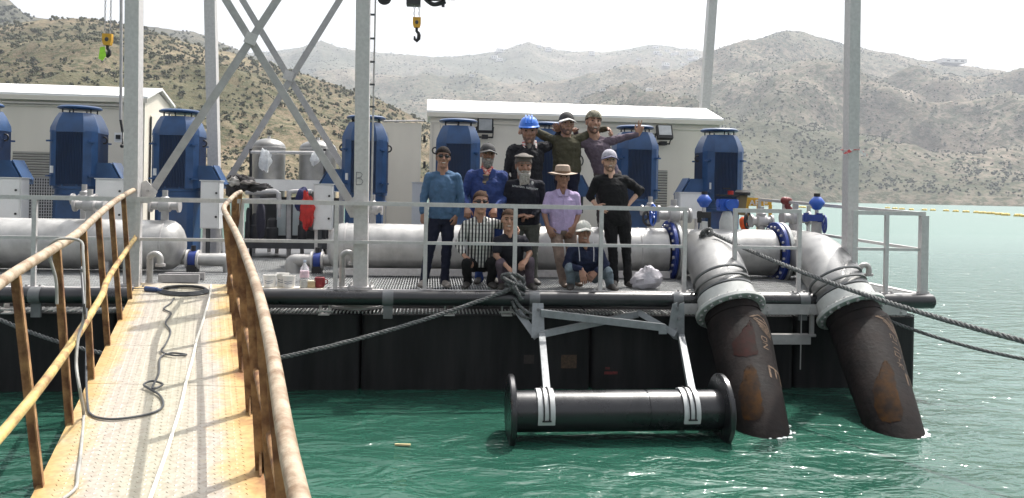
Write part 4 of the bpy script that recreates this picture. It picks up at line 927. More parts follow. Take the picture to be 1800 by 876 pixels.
for w_ in (w1, w2):
    mb = MB()
    for k in range(60):
        a = rnd.gauss(-.7, .75); r = .272 + abs(rnd.gauss(0, .03)); s = rnd.uniform(.004, .015)
        mb.sph((w_.x + math.cos(a) * r * 1.02, w_.y + math.sin(a) * r * 1.3 + .02, .003), (s * 2.4, s * 1.5, s * .55), 6, 4, Matrix.Rotation(a + 1.57, 3, 'Z'))
    tag(mb.build('splash_foam', foam, kind='stuff'), 'white splash foam where the ' + ('left' if w_ is w1 else 'right') + ' hose enters the water', 'foam')
# ------------------------------------------------------------------ pump motors
def motor(side, loc, label, src={}):
    if side in src: return dup(src[side], loc, label)
    o = thing('pump_motor', label, 'motor', (0, 0, 0), 'blue vertical pump motors'); src[side] = o
    def octo(z, a, c): return [(x, y, z) for x, y in ((-c, -a), (c, -a), (a, -c), (a, c), (c, a), (-c, a), (-a, c), (-a, -c))]
    def ring8(levels):
        mb = MB(); vs = []
        for z, a, c in levels: vs += octo(z, a, c)
        P = len(levels); mb.add(vs, [(i * 8 + k, i * 8 + (k + 1) % 8, i * 8 + 8 + (k + 1) % 8, i * 8 + 8 + k) for i in range(P - 1) for k in range(8)] + [tuple(range(8))[::-1], tuple(range(P * 8 - 8, P * 8))]); return mb
    ring8([(.0, .33, .26), (.03, .34, .27), (.04, .30, .22), (.98, .30, .22)]).build('pedestal', blue, o, smooth=20)
    MB().lathe([(.02, .98), (.37, .98), (.37, 1.03), (.345, 1.035), (.345, 1.12), (.37, 1.125), (.37, 1.165), (.02, 1.165)], n=32).build('base_flange', blue, o)
    for k in range(10):
        a = 2 * math.pi * k / 10; MB().cyl((.355 * math.cos(a), .355 * math.sin(a), 1.155), (.355 * math.cos(a), .355 * math.sin(a), 1.20), .018, n=6).build('bolt', blue, o)
    ring8([(1.166, .345, .20), (2.0, .345, .20)]).build('stator_body', blue_fin, o, smooth=20)
    mb = MB()
    for i in range(17):
        x = -.195 + i * .0244; mb.box((x, -.357, 1.60), (.009, .026, .80)); mb.box((x, .357, 1.60), (.009, .026, .80))
    for s in (-1, 1):
        for i in range(17): mb.box((s * .357, -.195 + i * .0244, 1.60), (.026, .009, .80))
    mb.build('cooling_fin', blue_fin, o, smooth=0, kind='stuff')
    for sx in (-1, 1):
        for sy in (-1, 1):
            cpan = MB().prism([(sx * .205, sy * .366, 1.17), (sx * .305, sy * .300, 1.17), (sx * .366, sy * .205, 1.17), (sx * .335, sy * .18, 1.17), (sx * .18, sy * .335, 1.17)], (0, 0, .85)).build('corner_panel', blue, o, smooth=0)
            for z in (1.32, 1.86): MB().box((sx * .31, sy * .31, z), (.10, .10, .025), Matrix.Rotation(R(45), 3, 'Z')).build('latch', blue, cpan, smooth=0)
    ring8([(2.0, .372, .21), (2.08, .366, .205), (2.22, .310, .18), (2.31, .262, .15)]).build('fan_cowl', blue, o, smooth=20)
    MB().lathe([(.02, 2.372), (.30, 2.372), (.325, 2.385), (.325, 2.405), (.29, 2.425), (.02, 2.435)], n=32).build('rain_cap', blue, o)
    for k in range(6):
        a = 2 * math.pi * (k + .5) / 6; MB().cyl((.25 * math.cos(a), .25 * math.sin(a), 2.30), (.25 * math.cos(a), .25 * math.sin(a), 2.38), .012, n=6).build('cap_leg', dark, o)
    MB().box((-.262, -.345, 1.42), (.012, .07, .11), Matrix.Rotation(R(-45), 3, 'Z')).build('nameplate', cab, o, smooth=0)
    for s in (-1, 1): MB().tube([(s * (.385 + .045 * math.cos(R(t))), 0, 1.90 + .05 * math.sin(R(t))) for t in range(0, 360, 30)], .013, 8, closed=True).build('lifting_eye', dark, o)
    x = side * .53
    pr = [(side * .345, -.22, 1.18), (side * .74, -.22, 1.18), (side * .74, -.22, 1.24), (side * .57, -.22, 1.54), (side * .345, -.22, 1.54)]
    tb = MB().prism(pr, (0, .40, 0)).build('terminal_box', blue, o, smooth=0)
    MB().prism([(side * .75, -.20, 1.25), (side * .75, .16, 1.25), (side * .585, .16, 1.545), (side * .585, -.20, 1.545)], V((side * .012, 0, .006))).build('box_lid', blue, tb, smooth=0)
    MB().cyl((x, -.1, .9), (x, -.1, 1.18), .03, n=8).cyl((x + side * .08, -.1, .9), (x + side * .08, -.1, 1.18), .03, n=8).build('cable_gland', cable_k, tb)
    o.location = loc; return o
YM = 13.6
LB = ['blue pump motor cut by the left edge of the picture', 'blue pump motor in front of the left louvre, next to the hanging pendant', 'blue pump motor behind the cross brace, left of the silver vessels', 'blue pump motor right behind the steel column marked B', 'blue pump motor behind the two men in blue tops', 'blue pump motor between the man in the blue helmet and the man in olive', 'blue pump motor behind the man in the black sweater', 'blue pump motor at the right end, standing clear of the people']
for i, (px, sd) in enumerate(((-36, 1), (139, 1), (315, 1), (642, -1), (804, 1), (960, 1), (1115, -1), (1263, -1))): motor(sd, V((XW(px, YM, 300), YM, DK)), LB[i]).scale.z = 1.034 - .0045 * i
# ------------------------------------------------------------------ grey control boxes on stands
def cabinet(px0, px1, py0, py1, Y, label):
    a, b_ = W(px0, py1, Y=Y), W(px1, py0, Y=Y); w, h = b_.x - a.x, b_.z - a.z; c = V(((a.x + b_.x) / 2, Y, a.z))
    o = thing('control_box', label, 'control box', (c.x, Y + .1, DK), 'grey control boxes of the motors')
    MB().box(c + V((0, .13, h / 2)), (w, .24, h)).build('housing', cab, o, smooth=0)
    d_ = MB().box(c + V((0, -.004, h / 2)), (w - .03, .022, h - .03)).build('door', cab, o, smooth=0)
    for z in (.25, .75): MB().cyl(c + V((w * .36, -.02, h * z)), c + V((w * .36, -.03, h * z)), .018, n=10).build('lock', dark, d_)
    MB().box(c + V((0, .13, h + .008)), (w + .03, .28, .014)).build('rain_lid', cab, o, smooth=0)
    for s in (-1, 1): MB().bar((c.x + s * w * .38, Y + .14, DK), (c.x + s * w * .38, Y + .14, a.z), .05, .04, (0, 1, 0)).build('leg', galv, o)
    MB().cyl((c.x - .05, Y + .13, DK), (c.x - .05, Y + .13, a.z), .035, n=10).build('cable_duct', cable_k, o)
    return o
cabinet(-18, 37, 314, 396, 12.85, 'grey control box at the left edge beside the first motor')
cabinet(166, 219, 316, 398, 12.85, 'grey control box between the pendant motor and the left steel column')
cabinet(351, 386, 319, 402, 12.75, 'grey control box at the head of the walkway')
cabinet(550, 584, 325, 404, 12.65, 'grey control box with the red jacket hanging beside it')
cabinet(1193, 1235, 340, 385, 12.9, 'grey control box left of the last blue motor')
cabinet(723, 749, 322, 398, 14.6, 'small white control box left of the man in the blue sweater')
# ------------------------------------------------------------------ pressure vessels on their skid
def vessel(px0, px1, py, Y, label):
    a, b_ = W(px0, py, Y=Y), W(px1, py, Y=Y); r = (b_.x - a.x) / 2; c = V(((a.x + b_.x) / 2, Y, 0)); zt = a.z
    o = thing('pressure_vessel', label, 'tank', (c.x, Y, DK), 'silver vertical pressure vessels')
    MB().lathe([(.02, DK + .35), (r * .8, DK + .38), (r, DK + .5)] + [(r, zt - .17)] + [(r * math.cos(R(t)), zt - .17 + .17 * math.sin(R(t))) for t in range(12, 90, 13)] + [(.01, zt)], (c.x, Y, 0), n=36).build('shell', elbow_m, o)
    MB().lathe([(r - .004, zt - .19), (r + .006, zt - .185), (r + .006, zt - .165), (r - .004, zt - .16)], (c.x, Y, 0), n=36, closed=True).build('weld_seam', galv_dull, o)
    MB().cyl((c.x, Y, zt - .01), (c.x, Y, zt + .05), .03, n=10).build('top_nozzle', galv, o)
    for k in range(3):
        t = R(90 + 120 * k); MB().bar((c.x + .8 * r * math.cos(t), Y + .8 * r * math.sin(t), DK), (c.x + .8 * r * math.cos(t), Y + .8 * r * math.sin(t), DK + .5), .07, .03).build('leg', galv, o)
    return o
vessel(443, 502, 243, 15.6, 'silver pressure vessel, the left of two behind the cross braces'); vessel(527, 592, 246, 15.6, 'silver pressure vessel, the right of two next to the motor behind column B')
YS = 14.75
sk = thing('pipe_skid', 'equipment skid with white panels, pipes and small pumps below the silver vessels', 'skid', W(500, 440, Y=YS))
a, b_ = W(446, 335, Y=YS), W(600, 318, Y=YS)
MB().box(((a.x + b_.x) / 2, YS + .3, (a.z + b_.z) / 2), (b_.x - a.x, .5, b_.z - a.z)).build('top_panel', white, sk, smooth=0)
MB().tube([W(441, 268, Y=YS), W(572, 269, Y=YS)], .032, 10).build('cross_pipe', galv, sk)
for px, y0 in ((441, 262), (571, 262)): MB().bar(W(px, y0, Y=YS + .02), V((XW(px, YS + .02), YS + .02, DK)), .045).build('upright', dark, sk)
for px in (411, 508, 600): MB().bar(W(px, 336, Y=YS - .1), V((XW(px, YS - .1), YS - .1, DK)), .075, .05, (0, 1, 0)).build('skid_post', galv_dull, sk)
for y in (338, 352): MB().tube([W(432, y, Y=YS - .15), W(485, y - 1, Y=YS - .15), W(490, y + 2, Y=YS - .15), W(491, y + 30, Y=YS - .15)], .045 if y == 338 else .03, 12).build('skid_pipe', galv, sk)
for y in (337,): MB().tube(spline([W(508, 360, Y=YS - .15), W(509, 342, Y=YS - .15), W(516, 337, Y=YS - .15), W(548, 337, Y=YS - .15)], 4), .04, 12).build('skid_pipe', galv, sk)
pale = M('pale_panel', (.60, .66, .66), .35, 0, .06, 5)
for x0, x1 in ((486, 503), (514, 527)):
    p, q = W(x0, 414, Y=YS + .2), W(x1, 352, Y=YS + .2); MB().box(((p.x + q.x) / 2, YS + .2, (p.z + q.z) / 2), (q.x - p.x, .03, q.z - p.z)).build('pale_panel', pale, sk, smooth=0)
for x, y, r, h in ((448, 385, .09, .5), (478, 388, .11, .42), (436, 370, .06, .6), (531, 392, .08, .5)):
    c = W(x, 424, Y=YS - .05); MB().lathe([(.02, 0), (r, .0), (r, h * .55), (r * .75, h * .6), (r * .75, h * .9), (r * .4, h), (.02, h)], c, n=18).build('small_pump', dark, sk)
MB().box(((a.x + b_.x) / 2 - .1, YS, W(500, 428, Y=YS).z), (b_.x - a.x + .5, .5, .16)).build('skid_base', deckdark, sk, smooth=0)
MB().box(((a.x + b_.x) / 2, YS + .55, DK + .6), (b_.x - a.x, .03, .95)).build('back_panel', deckdark, sk, smooth=0)
# plastic wrap on the cross pipe
wrap = M('clear_plastic_wrap', (.80, .81, .80), .25, 0, .06, 20, .5, 22)
def rag(name, c, rx, ry, rz, mat, seed, n=16, m=12, amp=.35, fr=3.0, **kw):
    mb = MB().sph((0, 0, 0), (1, 1, 1), n, m); vs = []
    for x, y, z in mb.v:
        k = 1 + amp * noise.fractal(V((x * fr + seed, y * fr, z * fr)) * .6, 1, 2, 3); vs.append((c.x + x * rx * k, c.y + y * ry * k, c.z + z * rz * k))
    mb.v = vs; return mb.build(name, mat, origin=c, smooth=50, **kw)
tag(rag('plastic_wrap', W(466, 282, Y=YS - .03), .11, .07, .20, wrap, 3, 18, 14), 'crumpled clear plastic tied on the pipe before the left vessel', 'plastic wrap'); tag(rag('plastic_wrap', W(553, 279, Y=YS - .03), .075, .06, .12, wrap, 9, 16, 12), 'smaller crumpled plastic on the pipe before the right vessel', 'plastic wrap')
# clothes hung out
c = W(428, 322, Y=12.2); o = thing('hanging_coat', 'dark coat slung over the rail at the head of the walkway', 'coat', c)
def put(name, off, rx, ry, rz, mat, seed, amp, fr):
    q = rag(name, c + V(off), rx, ry, rz, mat, seed, 20, 16, amp, fr); q.parent = o; q.location = V(off)
put('coat_body', (-.02, .02, -.02), .20, .11, .10, charc, 5, .65, 3.2); put('sleeve', (.22, .0, -.05), .17, .06, .05, charc, 8, .6, 3.0); put('hem', (-.16, -.02, -.12), .08, .06, .14, charc, 13, .5, 3.4); put('hood', (-.08, .0, .07), .11, .09, .06, charc, 17, .6, 3.0)
put('lining', (-.12, -.09, .02), .09, .05, .06, M('coat_lining', (.36, .34, .32), .8), 5, .6, 3.0); put('lining_strip', (.10, -.09, .01), .12, .03, .025, M('coat_lining_strip', (.22, .20, .19), .8), 9, .6, 3.0)
tag(rag('red_jacket', W(540, 372, Y=12.6), .10, .06, .27, red, 21, 24, 20, .50, 4.0), 'red jacket hanging left of the grey control box', 'jacket'); tag(rag('navy_jacket', W(531, 352, Y=12.75), .105, .08, .19, M('navy_jacket_cloth', (.018, .022, .085), .8, 0, .2, 12), 31, 18, 14, .3, 2.2), 'navy jacket hanging behind the red jacket', 'jacket')
tag(rag('dark_trousers', W(458, 388, Y=13.6), .075, .06, .33, M('dark_trouser_cloth', (.02, .02, .035), .85, 0, .2, 12), 41, 14, 14, .25, 2.5), 'dark trousers hanging on the skid left of the pale panels', 'trousers')
# ------------------------------------------------------------------ valves and fittings
def wheel(par, c, ax, r, mat, name='handwheel', tr=.016):
    x, y, z = basis(ax); mb = MB(); mb.tube([V(c) + (x * math.cos(t) + y * math.sin(t)) * r for t in [i * math.pi / 10 for i in range(20)]], tr, 8, closed=True)
    for k in range(4): mb.bar(c, V(c) + (x * math.cos(k * math.pi / 2 + .4) + y * math.sin(k * math.pi / 2 + .4)) * r, tr * 1.2)
    mb.cyl(V(c) - z * .02, V(c) + z * .03, r * .22, n=10); return mb.build(name, mat, par)
def gate_valve(px, py, Y, label, L=.42, mat=None, wh=None, dirx=1, s=1.0, grp='small grey valves over the manifold'):
    c = W(px, py, Y=Y); o = thing('gate_valve', label, 'valve', c, grp); mat = mat or galv_dull
    mb = MB(); x = V((dirx, 0, 0))
    mb.lathe([(.03, -L / 2), (.085 * s, -L / 2), (.085 * s, -L / 2 + .03), (.055 * s, -L / 2 + .035), (.055 * s, -.09), (.082 * s, -.07), (.082 * s, .07), (.055 * s, .09), (.055 * s, L / 2 - .035), (.085 * s, L / 2 - .03), (.085 * s, L / 2), (.03, L / 2)], c, x, 18); mb.build('valve_body', mat, o)
    MB().lathe([(.02, 0), (.06 * s, 0), (.06 * s, .05), (.035 * s, .07), (.035 * s, .16), (.02, .16)], c + V((0, 0, .06 * s)), n=14).build('bonnet', mat, o)
    MB().lathe([(.05 * s, MZ + MR - c.z - .02), (.05 * s, -.04)], c, n=12).build('riser', galv_dull, o) if c.z > MZ + MR else None
    if wh: wheel(o, c + x * (L / 2 + .06) * (wh if isinstance(wh, int) else 1), x, .115 * s, valve_blue)
    return o
gate_valve(148, 351, 12.1, 'grey valve over the left manifold, right of the mesh screen', .34)
gate_valve(158, 361, 11.8, 'lower grey valve over the left manifold, below the first one', .42, s=1.1)
gate_valve(290, 362, 11.9, 'grey valve over the domed end of the left manifold', .42, s=1.1)
gate_valve(655, 368, 12.1, 'grey valve just right of the column marked B', .30)
gate_valve(1184, 379, 11.8, 'grey valve with a blue handwheel over the first blue flange', .52, wh=-1, s=1.35)
gate_valve(1338, 389, 12.2, 'grey valve between the two elbows near the orange vest', .36, s=1.2)
gate_valve(1398, 384, 12.3, 'grey valve over the second blue flange', .46, s=1.35)
gate_valve(1143, 370, 12.4, 'grey valve right of the man in the black sweater', .30)
def mini(px, py, Y, r, label):
    c = W(px, py, Y=Y); o = thing('air_valve', label, 'valve', c, 'blue ball air valves')
    MB().lathe([(.02, -r * 1.15), (r * .6, -r * 1.0), (r * .9, -r * .5), (r * 1.18, -r * .12), (r * 1.18, r * .12), (r * .9, r * .55), (r * .55, r * .95), (.02, r * 1.05)], c, n=24).build('ball', valve_blue, o)
    MB().cyl(c + V((0, 0, r)), c + V((0, 0, r * 1.5)), r * .5, n=10).build('ball_cap', dark, o); return o, c
o, c = mini(1238, 353, 11.9, .095, 'blue ball air valve on a black bracket above the left elbow')
MB().cyl(c - V((0, 0, .10)), c - V((0, 0, .24)), .03, n=10).build('neck', galv, o); MB().box(c - V((0, 0, .22)), (.20, .08, .09)).cyl(c - V((.07, 0, .16)), c - V((.07, 0, .34)), .035, n=8).cyl(c + V((.09, 0, -.18)), c + V((.09, 0, -.46)), .025, n=8).build('bracket', black, o)
MB().lathe([(.05, 0), (.065, .03), (.10, -.25 + .25), (.02, 0)], c - V((0, 0, .30)), n=6) ; MB().lathe([(.02, 0), (.12, 0), (.085, .10), (.06, .22), (.055, .30), (.02, .30)], c - V((0, 0, .62)), n=18).build('nozzle', white_fl, o)
o, c = mini(1436, 357, 12.0, .10, 'blue ball air valve on a grey neck above the right elbow')
MB().cyl(c - V((0, 0, .1)), c - V((0, 0, .2)), .03, n=10).build('neck', galv, o); MB().lathe([(.02, 0), (.085, 0), (.075, .36), (.02, .36)], c - V((0, 0, .62)), n=18).build('nozzle', galv_dull, o)
gb = MB().box(c - V((.09, .05, .235)), (.27, .14, .10)).cyl(c - V((.2, .05, .16)), c - V((.2, .05, .30)), .04, n=10).cyl(c - V((-.02, .05, .16)), c - V((-.02, .05, .30)), .05, n=10).build('gear_box', flange_blue, o); wheel(o, c + V((.10, -.06, -.33)), (.9, -.25, 0), .135, flange_blue)
# blue actuator on its white nozzle
c = W(1278, 375, Y=12.0); o = thing('valve_actuator', 'blue valve actuator with a red knob on a white nozzle between the elbows', 'actuator', c)
MB().lathe([(.02, -.34), (.135, -.34), (.135, -.28), (.115, -.26), (.115, -.14), (.08, -.02), (.06, .03), (.02, .03)], c, n=20).build('nozzle', white_fl, o)
MB().box(c + V((0, 0, .13)), (.28, .16, .18)).cyl(c + V((-.16, 0, .15)), c + V((.16, 0, .15)), .07, n=14).cyl(c + V((0, -.16, .13)), c + V((0, .16, .13)), .08, n=14).build('housing', valve_blue, o); MB().box(c + V((0, 0, .275)), (.30, .17, .03)).build('top_plate', black, o)
MB().cyl(c + V((.05, 0, .29)), c + V((.05, 0, .35)), .045, n=12).build('red_knob', red, o); MB().box(c + V((-.02, 0, .385)), (.12, .03, .02)).build('indicator', black, o)
c2 = W(1300, 378, Y=12.15); MB().bar(c2, W(1305, 343, Y=12.15), .13, .10, (0, 1, 0)).build('motor_post', M('brown_post', (.16, .12, .06), .6), o); MB().lathe([(.02, 0), (.12, 0), (.125, .05), (.09, .09), (.02, .09)], W(1305, 344, Y=12.15), n=16).build('motor_cap', black, o)
# small valve runs at the manifold ends
def endrun(pa, pb, pv, Y, label, up=None):
    a, b_, v = W(*pa, Y=Y), W(*pb, Y=Y), W(*pv, Y=Y); o = thing('drain_valve', label, 'valve', v, 'blue drain valves at the manifold ends')
    pts = [a, b_] if not up else spline([a, lerp(a, b_, .55), lerp(a, b_, .92), b_ + V((.02, 0, -.06)), b_ + V((.04, 0, -.22))], 5)
    MB().tube(pts, [lerp(.085, .115, i / (len(pts) - 1)) for i in range(len(pts))], 18).build('pipe', stainless, o)
    MB().lathe([(.05, -.05), (.125, -.05), (.125, .05), (.05, .05)], v, b_ - a, 20, closed=True).build('valve_body', flange_blue, o); MB().cyl(v, v + V((0, 0, .20)), .035, n=10).box(v + V((0, -.02, -.13)), (.14, .16, .12)).build('gear', dark, o)
    for s in (-1, 1): MB().lathe([(.08, -.015), (.14, -.015), (.14, .015), (.08, .015)], v + (b_ - a).normalized() * s * .075, b_ - a, 18, closed=True).build('flange', galv, o)
endrun((318, 455), (402, 458), (340, 456), 12.0, 'blue drain valve at the domed end of the left manifold', True); endrun((592, 458), (512, 459), (558, 459), 12.0, 'blue drain valve at the domed end of the right manifold', True)
# maroon pipe, yellow frame, orange vest at the far right side
c = W(1388, 368, Y=13.2); o = thing('lever_valve', 'maroon lever valve standing by the side railing', 'valve', c)
MB().tube(spline([W(1379, 352, Y=13.2), W(1388, 353, Y=13.2), W(1384, 362, Y=13.2), W(1391, 371, Y=13.2), W(1396, 376, Y=13.2)], 5), .05, 10).build('lever', maroon, o); MB().cyl(W(1392, 376, Y=13.2), V((XW(1392, 13.2), 13.2, DK)), .05, n=12).build('stem', galv_dull, o); MB().sph(W(1379, 353, Y=13.2), .07, 10, 8).build('handle_end', maroon, o)
o = thing('yellow_gate', 'yellow steel panel with white lettering behind the blue actuator', 'panel', W(1330, 400, Y=14.3)); mb = MB(); q0, q1 = W(1311, 362, Y=14.3), W(1356, 348, Y=14.3)
MB().prism([W(1310, 347, Y=14.3), W(1357, 350, Y=14.3), W(1356, 363, Y=14.3), W(1310, 362, Y=14.3)], (0, .03, 0)).build('panel', yellow, o, smooth=0)
for px in (1313, 1333, 1354): MB().bar(W(px, 360, Y=14.33), V((XW(px, 14.33), 14.33, DK)), .05).build('post', yellow, o)
mb = MB(); k = 0
for x0, segs in ((1318, [((0, 0), (.5, 1)), ((.5, 1), (1, 0)), ((.2, .4), (.8, .4))]), (1329, [((0, 0), (0, 1)), ((0, 1), (1, 1)), ((1, 1), (1, .5)), ((1, .5), (0, .5)), ((.4, .5), (1, 0))]), (1343, [((0, 0), (0, 1)), ((0, 1), (1, 1)), ((0, .5), (.8, .5)), ((0, 0), (1, 0))])):
    for (u, v), (u2, v2) in segs: mb.bar(W(x0 + u * 8, 361 - v * 9 + .02 * (x0 - 1318), Y=14.285), W(x0 + u2 * 8, 361 - v2 * 9 + .02 * (x0 - 1318), Y=14.285), .016, .006, (0, 1, 0))
mb.build('letter_mark', white, o, smooth=0, kind='stuff')
tag(rag('orange_vest', W(1308, 395, Y=12.7), .075, .06, .14, orange, 51, 14, 12, .3, 2.2), 'orange life vest hanging below the brown post between the elbows', 'vest')
o = thing('cable_coil', 'loop of black cable beside the orange vest', 'cable', W(1313, 386, Y=12.5)); wheel(o, W(1314, 387, Y=12.5), (.7, -.6, 0), .13, black, 'coil', .02)
o = thing('cable_coil', 'loop of black cable left of the blue handwheel', 'cable', W(1143, 383, Y=12.3)); wheel(o, W(1141, 383, Y=12.3), (.4, -.9, 0), .12, black, 'coil', .02)
# ------------------------------------------------------------------ small things on the deck edge
tubm = M('white_plastic_tub', (.80, .79, .76), .4, 0, .04, 10); print_m = M('tub_print', (.22, .25, .30), .6)
def tub(px, py, w, h, label, y=10.08):
    b0 = V((XW(px, y, 500), y, DK + .012)); o = thing('plastic_tub', label, 'tub', b0, 'white plastic tubs on the deck edge')
    MB().lathe([(.01, 0), (w * .42, 0), (w * .44, .01), (w * .5, h), (w * .525, h), (w * .525, h - .012), (w * .5, h - .014), (w * .47, h - .004), (w * .42, .012), (.01, .012)], b0, n=24).build('tub_body', tubm, o)
    mb = MB(); n = 7; vs = []
    for zz, hh in ((.34, .05), (.50, .05)):
        vs = []
        for i in range(n): a = R(-130 + i * 13); rr2 = w * (.44 + .06 * zz) + .003; vs += [b0 + V((rr2 * math.cos(a), rr2 * math.sin(a), h * (zz + .03 * math.cos(i * 1.1)))), b0 + V((rr2 * math.cos(a), rr2 * math.sin(a), h * (zz + hh + .03 * math.cos(i * 1.1))))]
        mb.add(vs, [(2 * i, 2 * i + 2, 2 * i + 3, 2 * i + 1) for i in range(n - 1)])
    mb.build('label_print', print_m, o, smooth=0, kind='stuff')
board = MB().box((XW(500, 10.07, 503), 10.07, DK + .005), (.95, .2, .008)).build('cardboard_sheet', M('pale_board', (.68, .62, .50), .8, 0, .08, 8), origin=(XW(500, 10.07, 503), 10.07, DK)); tag(board, 'pale board under the plastic tubs on the deck edge', 'board')
tub(474, 500, .155, .15, 'white plastic tub, the leftmost of three on the deck edge', 10.07); tub(497, 498, .15, .165, 'taller white plastic tub behind the right one', 10.16); tub(508, 501, .15, .145, 'white plastic tub next to the clear bottle', 10.05)
gl = bpy.data.materials.new('clear_bottle_plastic'); gl.use_nodes = True; b = gl.node_tree.nodes['Principled BSDF']; b.inputs['Base Color'].default_value = (.9, .92, .95, 1); b.inputs['Roughness'].default_value = .08; b.inputs['Transmission Weight'].default_value = .75; b.inputs['IOR'].default_value = 1.2
b0 = V((XW(535, 10.05, 500), 10.05, DK + .012)); o = thing('water_bottle', 'clear plastic water bottle with a pink label on the deck edge', 'bottle', b0)
MB().lathe([(.01, 0), (.05, 0), (.055, .012), (.055, .10), (.051, .11), (.055, .12), (.055, .215), (.045, .25), (.018, .29), (.016, .315), (.01, .315)], b0, n=24).build('bottle_body', gl, o); MB().lathe([(.0565, .125), (.0565, .205)], b0, n=24).build('bottle_label', M('pink_label', (.75, .55, .62), .5, 0, .15, 40), o); MB().cyl(b0 + V((0, 0, .312)), b0 + V((0, 0, .338)), .018, n=12).build('bottle_cap', M('bottle_cap_blue', (.55, .62, .75), .4), o); MB().lathe([(.01, .006), (.051, .006), (.051, .09), (.01, .09)], b0, n=20).build('water_fill', M('bottle_water', (.62, .60, .50), .1, 0, .05), o)
c = V((XW(548, 10.05, 500), 10.05, DK + .012)); o = thing('food_box', 'small tan carton between the bottle and the red cup', 'carton', c); MB().box(c + V((0, 0, .035)), (.09, .07, .07)).build('carton', M('tan_carton', (.50, .38, .22), .7, 0, .1, 20), o, smooth=0); MB().box(c + V((0, 0, .078)), (.095, .075, .014)).build('carton_lid', M('carton_lid_pale', (.62, .55, .40), .7), o, smooth=0)
c = V((XW(562, 10.07, 500), 10.07, DK + .012)); o = thing('red_cup', 'dark red plastic pot beside the guard rail post', 'pot', c); MB().lathe([(.01, 0), (.052, 0), (.062, .02), (.068, .09), (.06, .125), (.048, .13), (.045, .12), (.01, .12)], c, n=20).build('pot_body', M('dark_red_plastic', (.20, .015, .02), .4, 0, .1), o); MB().tube([c + V((.06, 0, .10)), c + V((.095, 0, .09)), c + V((.095, 0, .05)), c + V((.062, 0, .04))], .008, 6).build('pot_handle', M('dark_red_handle', (.18, .015, .02), .4), o)
# grey sack by the feet at the right
c = W(1135, 497, Y=10.35); c.z = DK + .12
mb = MB().sph((0, 0, 0), 1, 20, 14); vs = []
for x, y, z in mb.v:
    q = V((x, y, z)); k = 1 + .22 * noise.noise(q * 1.7 + V((3, 1, 0))) + .10 * noise.cell(q * 2.5); vs.append((c.x + x * .20 * k * (1.1 - .5 * max(0, z)), c.y + y * .16 * k, max(DK + .006, c.z + z * .17 * k + .05 * x)))
mb.v = vs; tag(mb.build('grey_sack', M('grey_sack_cloth', (.36, .35, .38), .7, 0, .15, 10, .4, 30), origin=V((c.x, c.y, DK)), smooth=25), 'crumpled pale grey sack on the deck right of the crouching men', 'sack')
# ------------------------------------------------------------------ people
wr_tex = bpy.data.textures.new('cloth_folds', 'CLOUDS'); wr_tex.noise_scale = .075; wr_tex.noise_depth = 2
def remesh(mb, name, mat, par, voxel=.008, smooth=3, fold=0.0, label=None):
    ob = mb.build(name, mat, par, smooth=180)
    md = ob.modifiers.new('r', 'REMESH'); md.mode = 'VOXEL'; md.voxel_size = voxel; md.use_smooth_shade = True
    sm = ob.modifiers.new('s', 'SMOOTH'); sm.factor = .5; sm.iterations = smooth
    if fold:
        dm = ob.modifiers.new('d', 'DISPLACE'); dm.texture = wr_tex; dm.strength = fold * 1.6; dm.mid_level = .5; dm.texture_coords = 'GLOBAL'
    dg = bpy.context.evaluated_depsgraph_get(); me = bpy.data.meshes.new_from_object(ob.evaluated_get(dg), depsgraph=dg)
    old = ob.data; ob.modifiers.clear(); ob.data = me; me.name = name; bpy.data.meshes.remove(old)
    if label: ob['label'] = label
    return ob
def skin_mat(name, c):
    m = M(name, c, .5, 0, .08, 14, .04, 120); m.node_tree.nodes['Principled BSDF'].inputs['Subsurface Weight'].default_value = .08; m.node_tree.nodes['Principled BSDF'].inputs['Subsurface Radius'].default_value = (.02, .008, .004); return m
sk_b = skin_mat('skin_brown', (.27, .140, .090)); sk_t = skin_mat('skin_tan', (.36, .20, .135)); sk_p = skin_mat('skin_light', (.50, .30, .215)); sk_d = skin_mat('skin_dark_brown', (.22, .11, .07))
def cloth(name, c, var=.16, sc=16, b=.3): return M(name, c, .85, 0, var, sc, b, 130, spec=.2)
hair_k = M('dark_hair', (.014, .010, .009), .85, 0, .3, 60, .3, 220, spec=.12); hair_g = M('grey_beard', (.30, .28, .26), .8, 0, 0, 40, .5, 160, col2=(.10, .09, .085)); hair_b = M('brown_hair', (.05, .028, .018), .85, 0, .3, 60, .3, 220, spec=.12); hair_w = M('pale_grey_beard', (.48, .45, .41), .8, 0, 0, 40, .5, 160, col2=(.22, .20, .18))
stub_k = M('short_dark_beard', (.135, .078, .056), .75, 0, .3, 60, .3, 220); stub_b = M('short_brown_beard', (.20, .115, .078), .75, 0, .3, 60, .3, 220)
eye_m = M('dark_eye', (.02, .014, .012), .25, 0, .1); lip_m = M('lips', (.21, .10, .08), .5, 0, .1, 30); teeth_m = M('teeth', (.62, .58, .52), .4, 0, .05)
glass_k = M('sunglass_black', (.008, .006, .008), .1, 0, .1)
